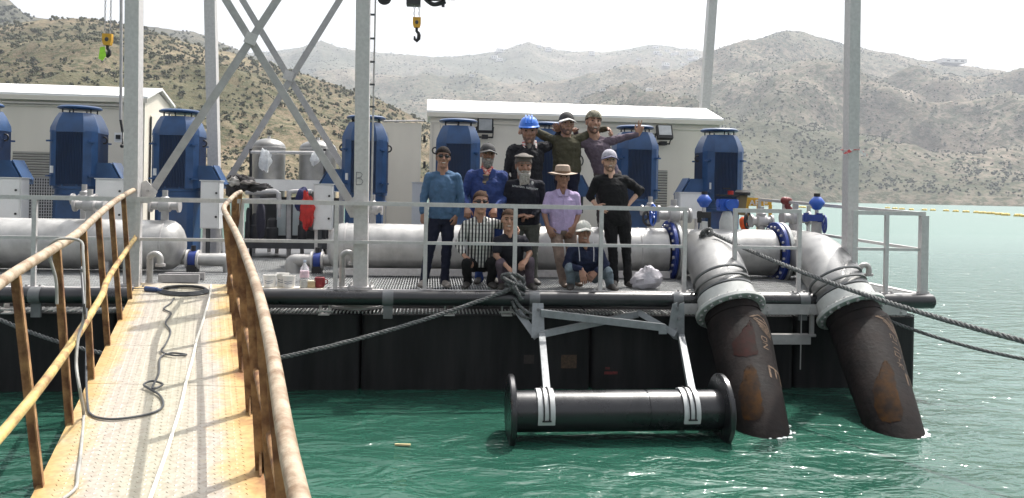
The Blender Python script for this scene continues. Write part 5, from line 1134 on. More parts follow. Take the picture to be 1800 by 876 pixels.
def plaid():
    m = bpy.data.materials.new('plaid_cotton'); m.use_nodes = True; nt = m.node_tree; b = nt.nodes['Principled BSDF']; b.inputs['Roughness'].default_value = .85
    tc = N(nt, 'ShaderNodeTexCoord'); sx = N(nt, 'ShaderNodeSeparateXYZ'); nt.links.new(tc.outputs['Object'], sx.inputs[0]); outs = []
    for o_, k in ((0, 150), (2, 118)):
        a = N(nt, 'ShaderNodeMath', operation='MULTIPLY', i_1=float(k)); nt.links.new(sx.outputs[o_], a.inputs[0]); s_ = N(nt, 'ShaderNodeMath', operation='SINE'); nt.links.new(a.outputs[0], s_.inputs[0])
        g = N(nt, 'ShaderNodeMath', operation='GREATER_THAN', i_1=-.05 if o_ == 0 else .35); nt.links.new(s_.outputs[0], g.inputs[0]); outs.append(g)
    h = N(nt, 'ShaderNodeMath', operation='MULTIPLY', i_1=.26); nt.links.new(outs[1].outputs[0], h.inputs[0])
    ad = N(nt, 'ShaderNodeMath', operation='SUBTRACT'); nt.links.new(outs[0].outputs[0], ad.inputs[0]); nt.links.new(h.outputs[0], ad.inputs[1])
    rp = ramp(nt, ad.outputs[0], [(0, (.02, .02, .025)), (1, (.66, .65, .62))]); nt.links.new(rp.outputs[0], b.inputs['Base Color']); return m
def hand(mb, wr, d, pn, ts, curl=.5, vsign=False, k=1.0):
    d = V(d).normalized(); pn = V(pn); pn = (pn - d * pn.dot(d)).normalized(); l = d.cross(pn)
    if l.x * ts < 0: l = -l                           # l points to the thumb side
    wr = V(wr)
    mb.loft([(wr - d * .02, l, pn, .026 * k, .020 * k), (wr + d * .02 * k, l, pn, .032 * k, .019 * k), (wr + d * .06 * k, l, pn, .041 * k, .016 * k), (wr + d * .098 * k, l, pn, .039 * k, .012 * k)], 12)
    for i, (o_, L) in enumerate(((.031, .068), (.0105, .078), (-.0105, .072), (-.031, .056))):
        c = curl
        if vsign: c = .05 if i < 2 else 2.1
        fan = o_ * (3.2 if not vsign else (15 if i < 2 else 1))
        b0 = wr + d * .092 * k + l * o_ * k; a = c * .7; d1 = (d * math.cos(a) + pn * math.sin(a) + l * fan * .6).normalized(); a2 = min(2.9, c * 1.7); d2 = (d * math.cos(a2) + pn * math.sin(a2) + l * fan * .4).normalized()
        m_ = b0 + d1 * L * .52 * k; mb.cap(b0, m_, .0098 * k, .009 * k, 7).cap(m_, m_ + d2 * L * .48 * k, .009 * k, .0075 * k, 7)
    t0 = wr + d * .028 * k + l * .026 * k; td = (d * .75 + l * .62 + pn * .25).normalized(); t1 = t0 + td * .045 * k; mb.cap(t0, t1, .0135 * k, .011 * k, 8).cap(t1, t1 + (d * .85 + l * .2 + pn * .35).normalized() * .032 * k, .011 * k, .009 * k, 8)
def head_parts(mb, c, Rm, s):
    T = lambda p: c + Rm @ (V(p) * s); X, Yv = Rm @ V((1, 0, 0)), Rm @ V((0, 1, 0))
    mb.loft([(T((0, yo, z)), X, Yv, a * s, b * s) for z, a, b, yo in ((-.118, .020, .022, -.060), (-.108, .038, .038, -.054), (-.085, .051, .058, -.036), (-.055, .060, .076, -.018), (-.02, .067, .088, -.006), (.015, .071, .094, 0), (.05, .074, .097, .003), (.08, .068, .090, .006), (.105, .050, .068, .008), (.118, .024, .034, .010))], 18)
    mb.cap(T((0, -.086, .022)), T((0, -.113, -.022)), .0085 * s, .0145 * s, 8); 
    for q in (-1, 1):
        mb.sph(T((q * .013, -.100, -.026)), .010 * s, 8, 6).sph(T((q * .040, -.062, -.022)), .026 * s, 8, 6).sph(T((q * .075, .008, -.004)), (.011 * s, .021 * s, .033 * s), 8, 6); mb.cap(T((q * .012, -.089, .032)), T((q * .048, -.076, .030)), .0105 * s, .009 * s, 7)
    mb.sph(T((0, -.084, -.098)), .021 * s, 8, 6).cap(T((-.022, -.086, -.062)), T((.022, -.086, -.062)), .0095 * s, None, 7)
    return T
def human(label, Y, skin, J, top, legs, shoe, head, floor=DK, sleeve=2.0, extra=None, lean=0.0, thick=1.0, topname='shirt', crouch=False, curl=(.5, .5), vs=(False, False), pn=((0, .6, .2), (0, .6, .2)), bare_neck=.06, tuck=.02, fold=.016, hem=.30):
    def P(q): 
        return W(q[0], q[1], Y=Y + (q[2] if len(q) > 2 else 0))
    hc = P(J['h']) - V((0, 0, .011)); sc = (hc.dot(c_fwd)) / FPX; hs = J['hh'] * sc / .236 * .995
    nk = P(J['n']); S = [P(q) - V((0, 0, .020)) for q in J['s']]; E = [P(q) for q in J['e']]; Wr = [P(q) for q in J['w']]; T_ = [P(q) for q in J['t']]; Hp = [P(q) for q in J['p']]; K = [P(q) for q in J['k']]; A = [P(q) for q in J['a']]
    for q in A: q.z = floor + .095
    hm = (Hp[0] + Hp[1]) / 2; smid = (S[0] + S[1]) / 2; root = V((hm.x, Y, floor))
    o = thing('person', label, 'person', root, 'men posing on the platform')
    yw, pt_, rl_ = J.get('r', (0, 0, 0)); Rm = (Matrix.Rotation(R(yw), 3, 'Z') @ Matrix.Rotation(R(pt_), 3, 'X') @ Matrix.Rotation(R(rl_), 3, 'Y'))
    sw = (S[1] - S[0]).length / 2; f = max(.86, min(1.25, sw / .175)) * thick * 1.05; ax = (S[1] - S[0]).normalized(); sp = (nk - hm).normalized(); fy = sp.cross(ax).normalized() * 1.0
    hx = (Hp[1] - Hp[0]).normalized()
    def spine(t): return hm + (smid - hm) * t
    # ---- body
    b = MB(); T = head_parts(b, hc, Rm, hs)
    b.cap(T((0, .020, -.070)), nk + V((0, .02, -.02)), .058 * hs, .066 * hs, 12)
    b.loft([(spine(t), ax, fy, a * f, d * f) for t, a, d in ((-.02, .10, .07), (.4, .10, .07), (.8, .12, .075), (.95, .13, .065), (1.06, .07, .055))], 14)
    for i in (0, 1):
        b.cap(S[i], E[i], .048, .040, 10).cap(E[i], Wr[i], .040, .027, 10).cap(spine(.94), S[i], .06, .048, 8)
        hd = (T_[i] - Wr[i]); hand(b, Wr[i], hd, pn[i], (1 if i == 0 else -1) * (J.get('thumb', (1, 1))[i]), curl[i], vs[i], 1.32 if vs[i] else 1.12)
        b.cap(hm, Hp[i], .07, .07, 8).cap(Hp[i], K[i], .062, .048, 10).cap(K[i], A[i], .046, .034, 10)
    if bare_neck: b.cap(nk + V((0, -.02, .0)), nk + V((0, -.055 * f, -bare_neck)), .045, .022, 10)
    remesh(b, 'body', skin, o, .0055, 2)
    # ---- trousers and shoes
    t = MB(); t.loft([(hm + (smid - hm) * q, hx, fy, a * f, d * f) for q, a, d in ((-.16, .10, .08), (-.05, .158, .112), (.10, .158, .110), (.22, .145, .102))], 16)
    for i in (0, 1):
        hj = Hp[i] - sp * .02; t.cap(hj, K[i], .090 * f, .068, 12).cap(K[i], A[i] + V((0, 0, -.03)), .068, .055, 12)
    remesh(t, 'trousers', legs, o, .009, 3, fold * 1.1)
    for i in (0, 1):
        tx = (A[i].x - root.x) * .25 + (-.05 if i == 0 else .05); dirf = V((J.get('toe', (-.25, .25))[i], -1, 0)).normalized(); a0 = V((A[i].x, A[i].y, floor)); s_ = MB()
        s_.loft([(a0 - dirf * .07 + V((0, 0, .045)), V((dirf.y, -dirf.x, 0)), V((0, 0, 1)), .030, .040), (a0 - dirf * .02 + V((0, 0, .055)), V((dirf.y, -dirf.x, 0)), V((0, 0, 1)), .042, .053), (a0 + dirf * .08 + V((0, 0, .045)), V((dirf.y, -dirf.x, 0)), V((0, 0, 1)), .047, .043), (a0 + dirf * .17 + V((0, 0, .034)), V((dirf.y, -dirf.x, 0)), V((0, 0, 1)), .046, .032), (a0 + dirf * .205 + V((0, 0, .026)), V((dirf.y, -dirf.x, 0)), V((0, 0, 1)), .026, .020)], 12)
        s_.cap(a0 + V((0, 0, .06)), a0 + V((0, 0, .12)), .046, .044, 10); remesh(s_, 'shoe', shoe, o, .009, 2)
    # ---- top
    u = MB(); u.loft([(spine(q), ax * (1 - min(1, max(0, q))) + ax * min(1, max(0, q)) if q > 0 else hx, fy, a * f, d * f) for q, a, d in ((-tuck, .166, .118), (.15, .166, .118), (.42, .160, .120), (.70, .172, .130), (.88, .172, .118), (.97, .135, .096), (1.06, .085, .074))], 20)
    u.cap(nk + V((0, .012, -.035)), nk + V((0, .012, -.005)), .070, .064, 12)
    for i in (0, 1):
        u.cap(nk + V((0, .018, -.042)), S[i] + V((0, .01, -.010)), .062, .056 * f, 12)
        u.cap(spine(.95) + (S[i] - spine(.95)) * .3, S[i] + (spine(.9) - S[i]) * .10, .076, .062 * f, 12)
        g = min(1, sleeve); u.cap(S[i], S[i] + (E[i] - S[i]) * g, .063 * f, lerp(.066 * f, .055, g) if sleeve >= 1 else .062, 12)
        if sleeve > 1: g = sleeve - 1; u.cap(E[i], E[i] + (Wr[i] - E[i]) * (g - .06), .055, lerp(.055, .043, g), 12)
    remesh(u, topname, top, o, .008, 3, fold)
    # ---- face
    H = head; L = lambda p: T(p)
    if H.get('glasses'):
        g = MB()
        for q in (-1, 1): g.sph(L((q * .032, -.094, .012)), (.027 * hs, .010 * hs, .017 * hs), 12, 8, Rm).bar(L((q * .058, -.086, .016)), L((q * .078, .0, .012)), .006, .012)
        g.bar(L((-.06, -.094, .022)), L((.06, -.094, .022)), .008, .008).build('sunglasses', glass_k, o)
    else:
        for q in (-1, 1): MB().sph(L((q * .031, -.0835, .010)), (.0135 * hs, .0075 * hs, .0072 * hs), 10, 6, Rm).build('eye', eye_m, o)
    for q in (-1, 1): MB().cap(L((q * .014, -.0985, .034)), L((q * .050, -.083, .034)), .0052 * hs, .0040 * hs, 6).build('eyebrow', H.get('hairm', hair_k), o)
    if not H.get('nomouth'):
        mo = MB().sph(L((0, -.0975, -.062)), ((.026 if H.get('smile') else .019) * hs, .0065 * hs, .0085 * hs if H.get('smile') else .0058 * hs), 12, 6, Rm).build('mouth', lip_m, o)
        if H.get('smile'): MB().sph(L((0, -.1005, -.061)), (.021 * hs, .0062 * hs, .0052 * hs), 10, 6, Rm).build('teeth', teeth_m, mo)
    hm_ = H.get('hairm', hair_k)
    def shell(zlo, grow, front, mat, name, back=-.02, pw=1.0):
        mb = MB(); n = 22; vs = []; lev = 8
        for j in range(lev + 1):
            for k in range(n):
                a = 2 * math.pi * k / n; fr = (1 - math.sin(a)) / 2      # 1 in front (-y), 0 behind
                z0 = lerp(back, zlo, min(1, fr * 1.25)); z0 = front if fr > .86 and front is not None else z0
                el_ = lerp(math.asin(max(-.9, min(.95, (z0 - .03) / .100))), math.pi / 2 - .02, j / lev)
                ce = max(0, math.cos(el_)) ** pw
                vs.append(L(((.076 + grow) * math.cos(a) * ce, .006 + (.098 + grow) * math.sin(a) * ce, .03 + (.092 + grow) * math.sin(el_))))
        mb.add(vs, [(j * n + k, j * n + (k + 1) % n, (j + 1) * n + (k + 1) % n, (j + 1) * n + k) for j in range(lev) for k in range(n)] + [tuple(range(n))[::-1], tuple(range(lev * n, lev * n + n))]); return mb.build(name, mat, o, smooth=60)
    if H.get('hair'): shell(H.get('line', .052), .010, H.get('line', .056), hm_, 'hair', H.get('back', -.04))
    if H.get('beard'):
        ln, w, bm = H['beard']; mb = MB(); mb.sph(L((0, -.062, -.085 - ln * .45)), ((.048 + w) * hs, .045 * hs, (.035 + ln * .62) * hs), 14, 12, Rm)
        for q in (-1, 1): mb.cap(L((q * .058, -.028, -.020)), L((q * .040, -.066, -.082)), .016 * hs, .026 * hs, 8)
        mb.cap(L((-.03, -.093, -.050)), L((.03, -.093, -.050)), .009 * hs, None, 7)
        for k in range(7): x = (k - 3) * .013; mb.cap(L((x, -.095, -.08)), L((x * 1.2 + rnd.uniform(-.006, .006), -.085, -.105 - ln * rnd.uniform(.75, 1.15))), .014 * hs, .006 * hs, 6)
        remesh(mb, 'beard', bm, o, .006, 1, .012)
    elif H.get('stubble'):
        mb = MB(); X_, Y_ = Rm @ V((1, 0, 0)), Rm @ V((0, 1, 0))
        mb.loft([(L((0, yo, z)), X_, Y_, a_ * hs, b_ * hs) for z, a_, b_, yo in ((-.122, .018, .022, -.060), (-.111, .040, .040, -.055), (-.087, .0535, .060, -.037), (-.066, .0600, .0705, -.0245), (-.052, .0625, .0740, -.0175), (-.044, .050, .060, -.014))], 20)
        for q in (-1, 1): mb.cap(L((q * .0655, -.012, -.012)), L((q * .056, -.030, -.060)), .009 * hs, .012 * hs, 8)
        remesh(mb, 'beard', H['stubble'], o, .005, 1)
    if H.get('cap'):
        cm, bm, kind = H['cap']
        cp = shell(.040, .013 if kind != 'helmet' else .024, .048, cm, 'cap' if kind != 'helmet' else 'helmet', .005 if kind != 'helmet' else .0, .85 if kind != 'helmet' else .62)
        if kind == 'peak':
            vs = []; n = 10
            for i in range(n + 1):
                a = R(lerp(-72, 72, i / n)); r1, r2 = 1.0, 1.0 + .68 * math.cos(a * 1.05)
                for q, dz in ((r1, .048), (r2, .030)):
                    vs += [L((.088 * q * math.sin(a), .006 - .110 * q * math.cos(a), dz - .022 * abs(math.sin(a)) * q)), L((.088 * q * math.sin(a), .006 - .110 * q * math.cos(a), dz + .009 - .022 * abs(math.sin(a)) * q))]
            fs = []
            for i in range(n): a0, b0 = i * 4, i * 4 + 4; fs += [(a0, a0 + 2, b0 + 2, b0), (a0 + 1, b0 + 1, b0 + 3, a0 + 3), (a0 + 2, a0 + 3, b0 + 3, b0 + 2), (a0, b0, b0 + 1, a0 + 1)]
            fs += [(0, 1, 3, 2), (n * 4, n * 4 + 2, n * 4 + 3, n * 4 + 1)]; MB().add(vs, fs).build('cap_brim', bm, cp)
            MB().sph(L((0, .006, .136)), .008 * hs, 8, 6).build('cap_button', bm, cp)
        if kind == 'flat': MB().sph(L((0, -.018, .098)), (.098 * hs, .118 * hs, .024 * hs), 20, 8, Rm).build('cap_brim', bm, cp)
        if kind == 'hat':
            MB().lathe([(.088, .03), (.20, .016), (.205, .022), (.20, .026), (.09, .042)], (0, 0, 0), n=30, closed=True)
            mb = MB(); n = 30; vs = []
            for r_, z_ in ((.085, .045), (.175, .038), (.178, .043), (.086, .055)): vs += [L((r_ * math.cos(2 * math.pi * k / n) * .98, .006 + r_ * 1.12 * math.sin(2 * math.pi * k / n), z_ + .012 * math.cos(4 * math.pi * k / n))) for k in range(n)]
            mb.add(vs, [(j * n + k, j * n + (k + 1) % n, ((j + 1) % 4) * n + (k + 1) % n, ((j + 1) % 4) * n + k) for j in range(4) for k in range(n)]).build('hat_brim', bm, cp)
            mb = MB(); vs = []
            for r_, z_ in ((.090, .045), (.094, .06), (.089, .10), (.082, .135), (.060, .150), (.03, .142), (.004, .138)): vs += [L((r_ * math.cos(2 * math.pi * k / n), .006 + r_ * 1.15 * math.sin(2 * math.pi * k / n), z_)) for k in range(n)]
            mb.add(vs, [(j * n + k, j * n + (k + 1) % n, (j + 1) * n + (k + 1) % n, (j + 1) * n + k) for j in range(6) for k in range(n)] + [tuple(range(6 * n, 7 * n))]).build('hat_crown', cm, cp)
            mb = MB(); vs = []
            for z_ in (.05, .072): vs += [L((.0965 * math.cos(2 * math.pi * k / n), .006 + .109 * math.sin(2 * math.pi * k / n), z_)) for k in range(n)]
            mb.add(vs, [(k, (k + 1) % n, n + (k + 1) % n, n + k) for k in range(n)]).build('hat_band', M('hat_band_brown', (.16, .10, .06), .8), cp)
        if kind == 'helmet':
            mb = MB(); n = 26; vs = []
            for g, z_ in ((.020, .046), (.032, .040), (.032, .046), (.022, .058)): vs += [L(((.076 + g) * math.cos(2 * math.pi * k / n), .006 + (.098 + g * (1 + .7 * max(0, -math.sin(2 * math.pi * k / n)))) * math.sin(2 * math.pi * k / n), z_)) for k in range(n)]
            mb.add(vs, [(j * n + k, j * n + (k + 1) % n, ((j + 1) % 4) * n + (k + 1) % n, ((j + 1) % 4) * n + k) for j in range(4) for k in range(n)]).build('helmet_brim', bm, cp)
            for x in (-.03, 0, .03): MB().tube(spline([L((x, -.105, .085)), L((x, -.04, .146)), L((x, .05, .148)), L((x, .112, .09))], 4), .009 * hs, 6).build('helmet_ridge', bm, cp)
    if extra: extra(o, L, dict(nk=nk, S=S, E=E, W=Wr, hm=hm, sp=spine, ax=ax, fy=fy, f=f, hs=hs, P=P))
    return o
def strip(o, name, mat, pts, w, lift=.0, th=.012):
    """narrow cloth strip lying on the chest"""
    mb = MB(); sp = spline(pts, 5); mb.tube(sp, w / 2, 10, flat=.35, up=(0, 1, 0)); return remesh(mb, name, mat, o, .006, 1)
jeans_k = cloth('dark_navy_trousers', (.012, .014, .03)); black_t = cloth('black_trousers', (.010, .010, .011)); khaki = cloth('khaki_trousers', (.27, .20, .165)); greyg = cloth('grey_green_trousers', (.11, .115, .10)); plum = cloth('plum_grey_trousers', (.11, .085, .105)); denim = cloth('pale_blue_jeans', (.16, .20, .23))
sh_k = M('dark_shoe', (.05, .045, .04), .6, 0, .3, 20); sh_g = M('grey_shoe', (.20, .18, .16), .7, 0, .3, 20); sh_b = M('brown_shoe', (.14, .10, .075), .6, 0, .3, 20)
human('man in a pale blue v-neck sweater and sunglasses, standing at the left end', 10.35, sk_b, dict(h=(779, 276), hh=37, n=(778, 299), s=((755, 309), (803, 310)), e=((745, 346), (810, 350)), w=((743, 374, -.05), (802, 378, -.05)), t=((742, 400, -.08), (797, 403, -.08)), p=((766, 383), (788, 384)), k=((755, 439, -.03), (785, 440, -.03)), a=((745, 492), (781, 494)), r=(4, 0, 2)),
      cloth('pale_blue_knit', (.060, .115, .20)), jeans_k, sh_g, dict(glasses=1, smile=1, hair=1, back=-.02), topname='sweater', curl=(.9, .9), pn=((.7, .5, 0), (-.7, .5, 0)), bare_neck=.10)
def x2(o, L, q):
    nk = q['nk']; c = nk + V((.0, -.10, -.02)); scarf = M('red_striped_scarf', (.42, .05, .05), .8, 0, 0, 30, .3, 60, col2=(.62, .50, .42), stretch=(1, 1, 3), lo=.5, hi=.56)
    mb = MB().cap(c + V((-.06, .03, .03)), c + V((.01, -.015, -.05)), .028, .03).cap(c + V((.065, .03, .03)), c + V((.0, -.02, -.06)), .028, .03); remesh(mb, 'scarf', scarf, o, .007, 2, .012)
    shirtm = M('striped_shirt', (.40, .30, .16), .8, 0, 0, 9, 0, col2=(.03, .03, .05), stretch=(.2, .2, 5), lo=.46, hi=.54); strip(o, 'striped_shirt', shirtm, [c + V((-.015, -.035, -.06)), c + V((-.02, -.052, -.20)), c + V((-.02, -.05, -.42))], .085)
    jm = MATS['work_jacket_blue']
    for s in (-1, 1): remesh(MB().prism([c + V((s * .03, -.045, -.13)), c + V((s * .055, .02, .03)), c + V((s * .12, .0, .0)), c + V((s * .115, -.03, -.09))], (0, -.016, 0)), 'collar', jm, o, .006, 1)
human('bearded man in a blue work jacket and dark cap, hands on the man below', 10.75, sk_b, dict(h=(857, 271), hh=37, n=(855, 297), s=((829, 307), (883, 308)), e=((815, 346), (889, 348)), w=((821, 366, -.38), (870, 366, -.38)), t=((822, 382, -.50), (866, 382, -.50)), p=((842, 395), (870, 395)), k=((842, 446), (870, 446)), a=((842, 494), (868, 494)), r=(6, 0, 3)),
      cloth('work_jacket_blue', (.030, .052, .165)), cloth('work_trouser_blue', (.03, .06, .2)), sh_k, dict(beard=(.035, 0, hair_g), hair=1, hairm=hair_g, smile=1, cap=(M('dark_cap', (.03, .03, .032), .8, 0, .3, 20), black, 'peak'), back=-.05), topname='jacket', thick=1.08, extra=x2, curl=(1.0, 1.0), pn=((0, -.2, -1), (0, -.2, -1)), fold=.022)
def x3(o, L, q):
    a = q['P']((899, 327)); b_ = q['P']((942, 333)); mb = MB(); wm = M('worn_white_print', (.55, .55, .55), .7, 0, .3, 60); y0 = q['sp'](.86).y - .138 * q['f']; n = 21
    for i in range(n):
        t = i / (n - 1)
        if i in (10,): continue
        x = lerp(a.x, b_.x, t); z = lerp(a.z, b_.z, t); yy = y0 + .10 * (t - .5) ** 2; h = .022
        mb.box((x, yy, z), (.0045, .012, h)).box((x + .005, yy, z + (.008 if i % 3 else -.008)), (.009, .012, .005))
    mb.build('chest_print', wm, o, smooth=0, kind='stuff'); p = q['P']((933, 322)); MB().sph((p.x, y0 - .004, p.z), (.016, .008, .024), 10, 8).build('chest_badge', wm, o)
human('grey bearded man in a black sweater with a white line of print on the chest', 10.7, sk_b, dict(h=(920, 291), hh=41, n=(921, 314), s=((897, 324), (947, 324)), e=((889, 364), (953, 364)), w=((908, 381, -.20), (936, 380, -.20)), t=((926, 377, -.22), (916, 382, -.22)), p=((908, 394), (935, 394)), k=((906, 446), (937, 446)), a=((906, 494), (938, 494)), r=(4, 4, 0)),
      cloth('black_sweater_wool', (.014, .015, .022)), greyg, sh_k, dict(beard=(.085, .004, hair_w), hair=1, hairm=hair_g, nomouth=1, cap=(M('taupe_cap', (.10, .085, .075), .8, 0, .2, 20), M('taupe_cap_brim', (.085, .075, .065), .8, 0, .2, 20), 'flat')), topname='sweater', thick=1.1, extra=x3, curl=(.9, .9), pn=((0, .3, -1), (0, .3, -1)))
def x4(o, L, q):
    nk = q['nk']; m = MATS['lilac_cotton']; c = nk + V((0, -.085, -.03)); 
    for s in (-1, 1): remesh(MB().prism([c + V((s * .008, -.03, -.07)), c + V((s * .045, .02, .035)), c + V((s * .10, .0, .0)), c + V((s * .06, -.025, -.075))], (0, -.012, 0)), 'collar', m, o, .006, 1)
    f0 = q['sp'](.9); MB().tube(spline([c + V((0, -.045, -.10)), V((f0.x, f0.y - .146 * q['f'], f0.z - .16)), V((q['hm'].x + .005, q['hm'].y - .135 * q['f'], q['hm'].z + .10))], 6), .006, 6).build('button_placket', m, o)
    sp_ = MB()
    for s in (-1, 1): sp_.prism([q['hm'] + V((s * .012, -.10, .10)), q['hm'] + V((s * .15, -.07, .10)), q['hm'] + V((s * .15, -.07, -.02)), q['hm'] + V((s * .05, -.11, -.06))], (0, -.02, 0))
    remesh(sp_, 'shirt_tail', m, o, .008, 2)
human('man in a lilac short sleeved shirt and straw coloured brimmed hat', 10.5, sk_b, dict(h=(989, 311), hh=36, n=(988, 332), s=((966, 343), (1011, 343)), e=((957, 377), (1016, 379)), w=((963, 399, -.10), (1009, 399, -.10)), t=((972, 416, -.13), (1000, 416, -.13)), p=((977, 404), (1001, 404)), k=((983, 450, -.08), (1006, 450, .06)), a=((990, 492, -.04), (1010, 492, .12)), toe=(0, .3)),
      cloth('lilac_cotton', (.42, .34, .53), .08), khaki, sh_b, dict(hair=1, line=.07, cap=(M('straw_hat', (.36, .28, .22), .8, 0, .15, 60, .3, 150), M('straw_hat_brim', (.36, .28, .22), .8, 0, .15, 60), 'hat')), topname='shirt', sleeve=.78, extra=x4, curl=(.6, .6), thick=1.05, bare_neck=.09, fold=.012)
human('man in a black sweater and grey cap with his hands on his hips', 10.5, sk_p, dict(h=(1071, 282), hh=37, n=(1072, 304), s=((1050, 315), (1098, 315)), e=((1037, 345, .06), (1126, 335, .06)), w=((1049, 363, -.02), (1103, 362, -.04)), t=((1062, 369, -.12), (1087, 366, -.13)), p=((1071, 386), (1096, 386)), k=((1077, 437), (1101, 437)), a=((1080, 490), (1104, 492)), r=(-4, -2, 0)),
      cloth('black_knit', (.010, .010, .011)), black_t, sh_k, dict(smile=1, hair=1, hairm=hair_b, stubble=stub_b, cap=(M('grey_cap', (.34, .33, .38), .8, 0, .15, 20), M('navy_cap_brim', (.05, .05, .10), .8), 'peak')), topname='sweater', sleeve=1.30, curl=(.5, .5), pn=((.6, .6, 0), (-.6, .6, 0)), bare_neck=.075, thick=1.08)
def x6(o, L, q):
    nk = q['nk']; lin = M('jacket_lining_red_white', (.62, .58, .56), .8, 0, 0, 24, .2, 60, col2=(.45, .10, .09), lo=.52, hi=.58)
    strip(o, 'lining', lin, [nk + V((-.085, -.04, .06)), nk + V((-.075, -.11, -.03)), nk + V((-.035, -.135, -.10))], .05); strip(o, 'lining', lin, [nk + V((.085, -.04, .06)), nk + V((.085, -.11, -.06)), nk + V((.035, -.14, -.20))], .06)
    g = MB().cap(nk + V((0, -.10, -.02)), nk + V((-.0, -.135, -.11)), .04, .03); remesh(g, 'neck_warmer', M('taupe_knit', (.13, .115, .10), .85), o, .007, 2)
    MB().sph(q['S'][0] + V((.0, -.05, .02)), (.01, .02, .04), 8, 6)
human('man in a blue safety helmet and dark open jacket at the back', 11.72, sk_b, dict(h=(930, 229), hh=41, n=(929, 254, .02), s=((902, 262), (953, 257)), e=((889, 306), (974, 254, .24)), w=((899, 340, -.10), (983, 231, .16)), t=((904, 358, -.15), (975, 219, .0)), p=((910, 340), (940, 340)), k=((910, 370, -.03), (940, 370)), a=((910, 394), (940, 394)), r=(-6, 10, -2)),
      cloth('dark_jacket_cloth', (.016, .016, .019)), jeans_k, sh_k, dict(hair=1, stubble=stub_k, hairm=hair_k, cap=(M('blue_helmet', (.02, .15, .62), .35, 0, .08, 6), M('blue_helmet_brim', (.02, .15, .62), .35, 0, .08, 6), 'helmet')), floor=MZ + MR - .004, topname='jacket', thick=1.12, extra=x6, fold=.028, bare_neck=0)
human('man in an olive sweater and white peaked cap with arms round both neighbours', 11.85, sk_t, dict(h=(996, 217), hh=38, n=(995, 238), s=((970, 244), (1021, 242)), e=((938, 229, .12), (1054, 228, .16)), w=((921, 226, .13), (1069, 227, .09)), t=((906, 232, .0), (1080, 236, -.06)), p=((986, 303), (1007, 303)), k=((986, 350), (1005, 350)), a=((986, 394), (1004, 394))),
      cloth('olive_knit', (.062, .058, .036)), jeans_k, sh_k, dict(hair=1, stubble=stub_k, cap=(M('dark_cap_crown', (.03, .03, .03), .8), M('white_cap_brim', (.62, .60, .57), .7), 'peak')), floor=MZ + MR - .004, topname='sweater', curl=(1.0, 1.0), pn=((0, -.6, -.6), (0, -.6, -.6)), sleeve=1.75)
human('man in a purple grey shirt and camouflage cap making a victory sign', 11.85, sk_t, dict(h=(1043, 214), hh=39, n=(1045, 239), s=((1024, 250), (1069, 247)), e=((1014, 246, .22), (1098, 242, .02)), w=((1012, 232, .16), (1121, 237, -.02)), t=((1006, 222, .0), (1129, 217, -.02)), p=((1055, 306), (1080, 306)), k=((1055, 352), (1082, 352)), a=((1056, 394), (1082, 394)), r=(4, 0, 4), thumb=(1, 1)),
      cloth('purple_grey_cotton', (.105, .082, .105)), cloth('brown_grey_trousers', (.06, .05, .05)), sh_k, dict(smile=1, hair=1, stubble=stub_k, cap=(M('camouflage_cap', (.30, .27, .20), .8, 0, 0, 26, 0, col2=(.05, .055, .035)), black, 'back')), floor=MZ + MR - .004, topname='shirt', curl=(.9, .3), vs=(False, True), pn=((0, -.6, -.6), (-.3, -1, 0)), bare_neck=.10, fold=.02)
def x9(o, L, q):
    nk = q['nk']; c = nk + V((0, -.085, -.03))
    for s in (-1, 1): remesh(MB().prism([c + V((s * .02, -.03, -.09)), c + V((s * .05, .02, .035)), c + V((s * .10, .0, .0)), c + V((s * .07, -.025, -.075))], (0, -.012, 0)), 'collar', PL, o, .006, 1)
PL = plaid()
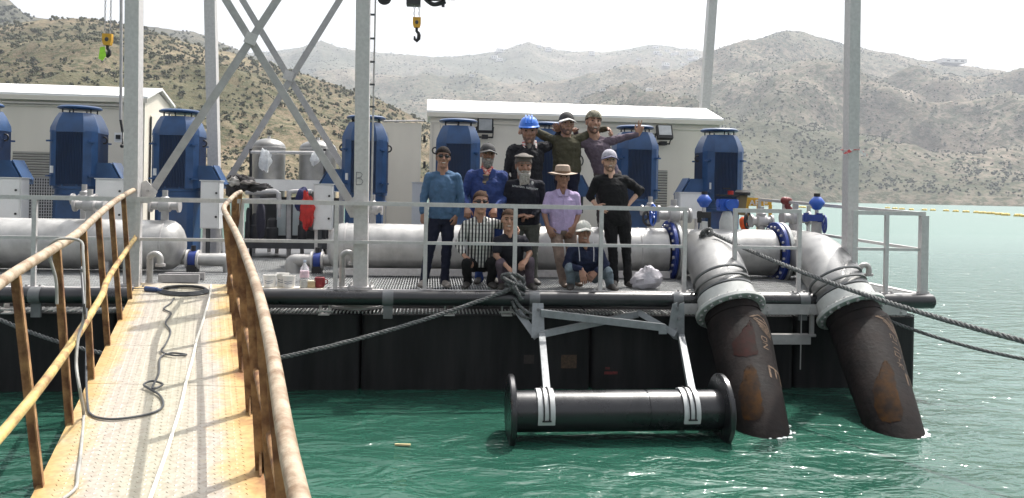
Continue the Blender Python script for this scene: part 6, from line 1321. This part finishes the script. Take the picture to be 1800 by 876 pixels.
human('crouching man in a black and white checked shirt and sunglasses', 10.22, sk_t, dict(h=(845, 355), hh=39, n=(843, 380), s=((820, 393), (868, 390)), e=((807, 431), (889, 398, .12)), w=((816, 450, -.10), (906, 397, .06)), t=((831, 465, -.15), (914, 411, -.02)), p=((832, 464, .16), (860, 464, .16)), k=((820, 463, -.14), (868, 460, -.12)), a=((822, 496, .04), (862, 496, .06)), r=(4, 0, 0)),
      PL, black_t, sh_k, dict(glasses=1, hair=1, hairm=hair_b, line=.07, back=-.03), topname='shirt', extra=x9, bare_neck=.13, curl=(.5, .9), sleeve=1.75, pn=((0, .3, -1), (0, -.5, -.6)), fold=.012)
human('crouching young man in a dark t-shirt next to the black rope knot', 10.14, sk_t, dict(h=(894, 386), hh=37, n=(896, 409), s=((875, 421), (920, 420)), e=((872, 451, -.06), (931, 446, -.05)), w=((890, 468, -.16), (926, 456, -.15)), t=((901, 479, -.2), (917, 467, -.22)), p=((886, 474, .18), (912, 474, .18)), k=((880, 463, -.10), (931, 460, -.10)), a=((884, 496, .02), (931, 496, .02)), r=(0, 0, 2)),
      cloth('charcoal_tshirt', (.022, .022, .03)), plum, sh_k, dict(smile=1, hair=1, hairm=hair_b, line=.066, back=.0), topname='t_shirt', sleeve=.62, curl=(.6, .6), pn=((0, .2, -1), (0, .2, -1)), bare_neck=.05, fold=.012)
def x11(o, L, q):
    nk = q['nk']; m = M('white_piping', (.5, .5, .55), .7)
    for s in (-1, 1): MB().tube(spline([nk + V((s * .10, -.05, .02)), nk + V((s * .095, -.125, -.10)), nk + V((s * .09, -.15, -.22))], 5), .006, 6).build('piping', m, o)
human('crouching man in a navy jacket and white cap with one hand hanging forward', 10.14, sk_b, dict(h=(1026, 407), hh=37, n=(1028, 428), s=((1005, 439), (1052, 437)), e=((996, 467, -.02), (1064, 466, -.02)), w=((1022, 474, -.22), (1048, 478, -.10)), t=((1027, 498, -.28), (1036, 490, -.16)), p=((1016, 482, .18), (1044, 482, .18)), k=((1002, 472, -.10), (1068, 478, -.06)), a=((1004, 497, .02), (1072, 498, .02))),
      cloth('navy_jacket_knit', (.018, .024, .055)), denim, sh_k, dict(smile=1, hair=1, cap=(M('pale_cap', (.50, .50, .46), .8, 0, .25, 30), M('pale_cap_brim', (.66, .65, .60), .7), 'peak')), topname='jacket', curl=(.25, .5), pn=((0, .4, -.3), (0, .4, -.3)), thick=1.06, extra=x11, fold=.02)
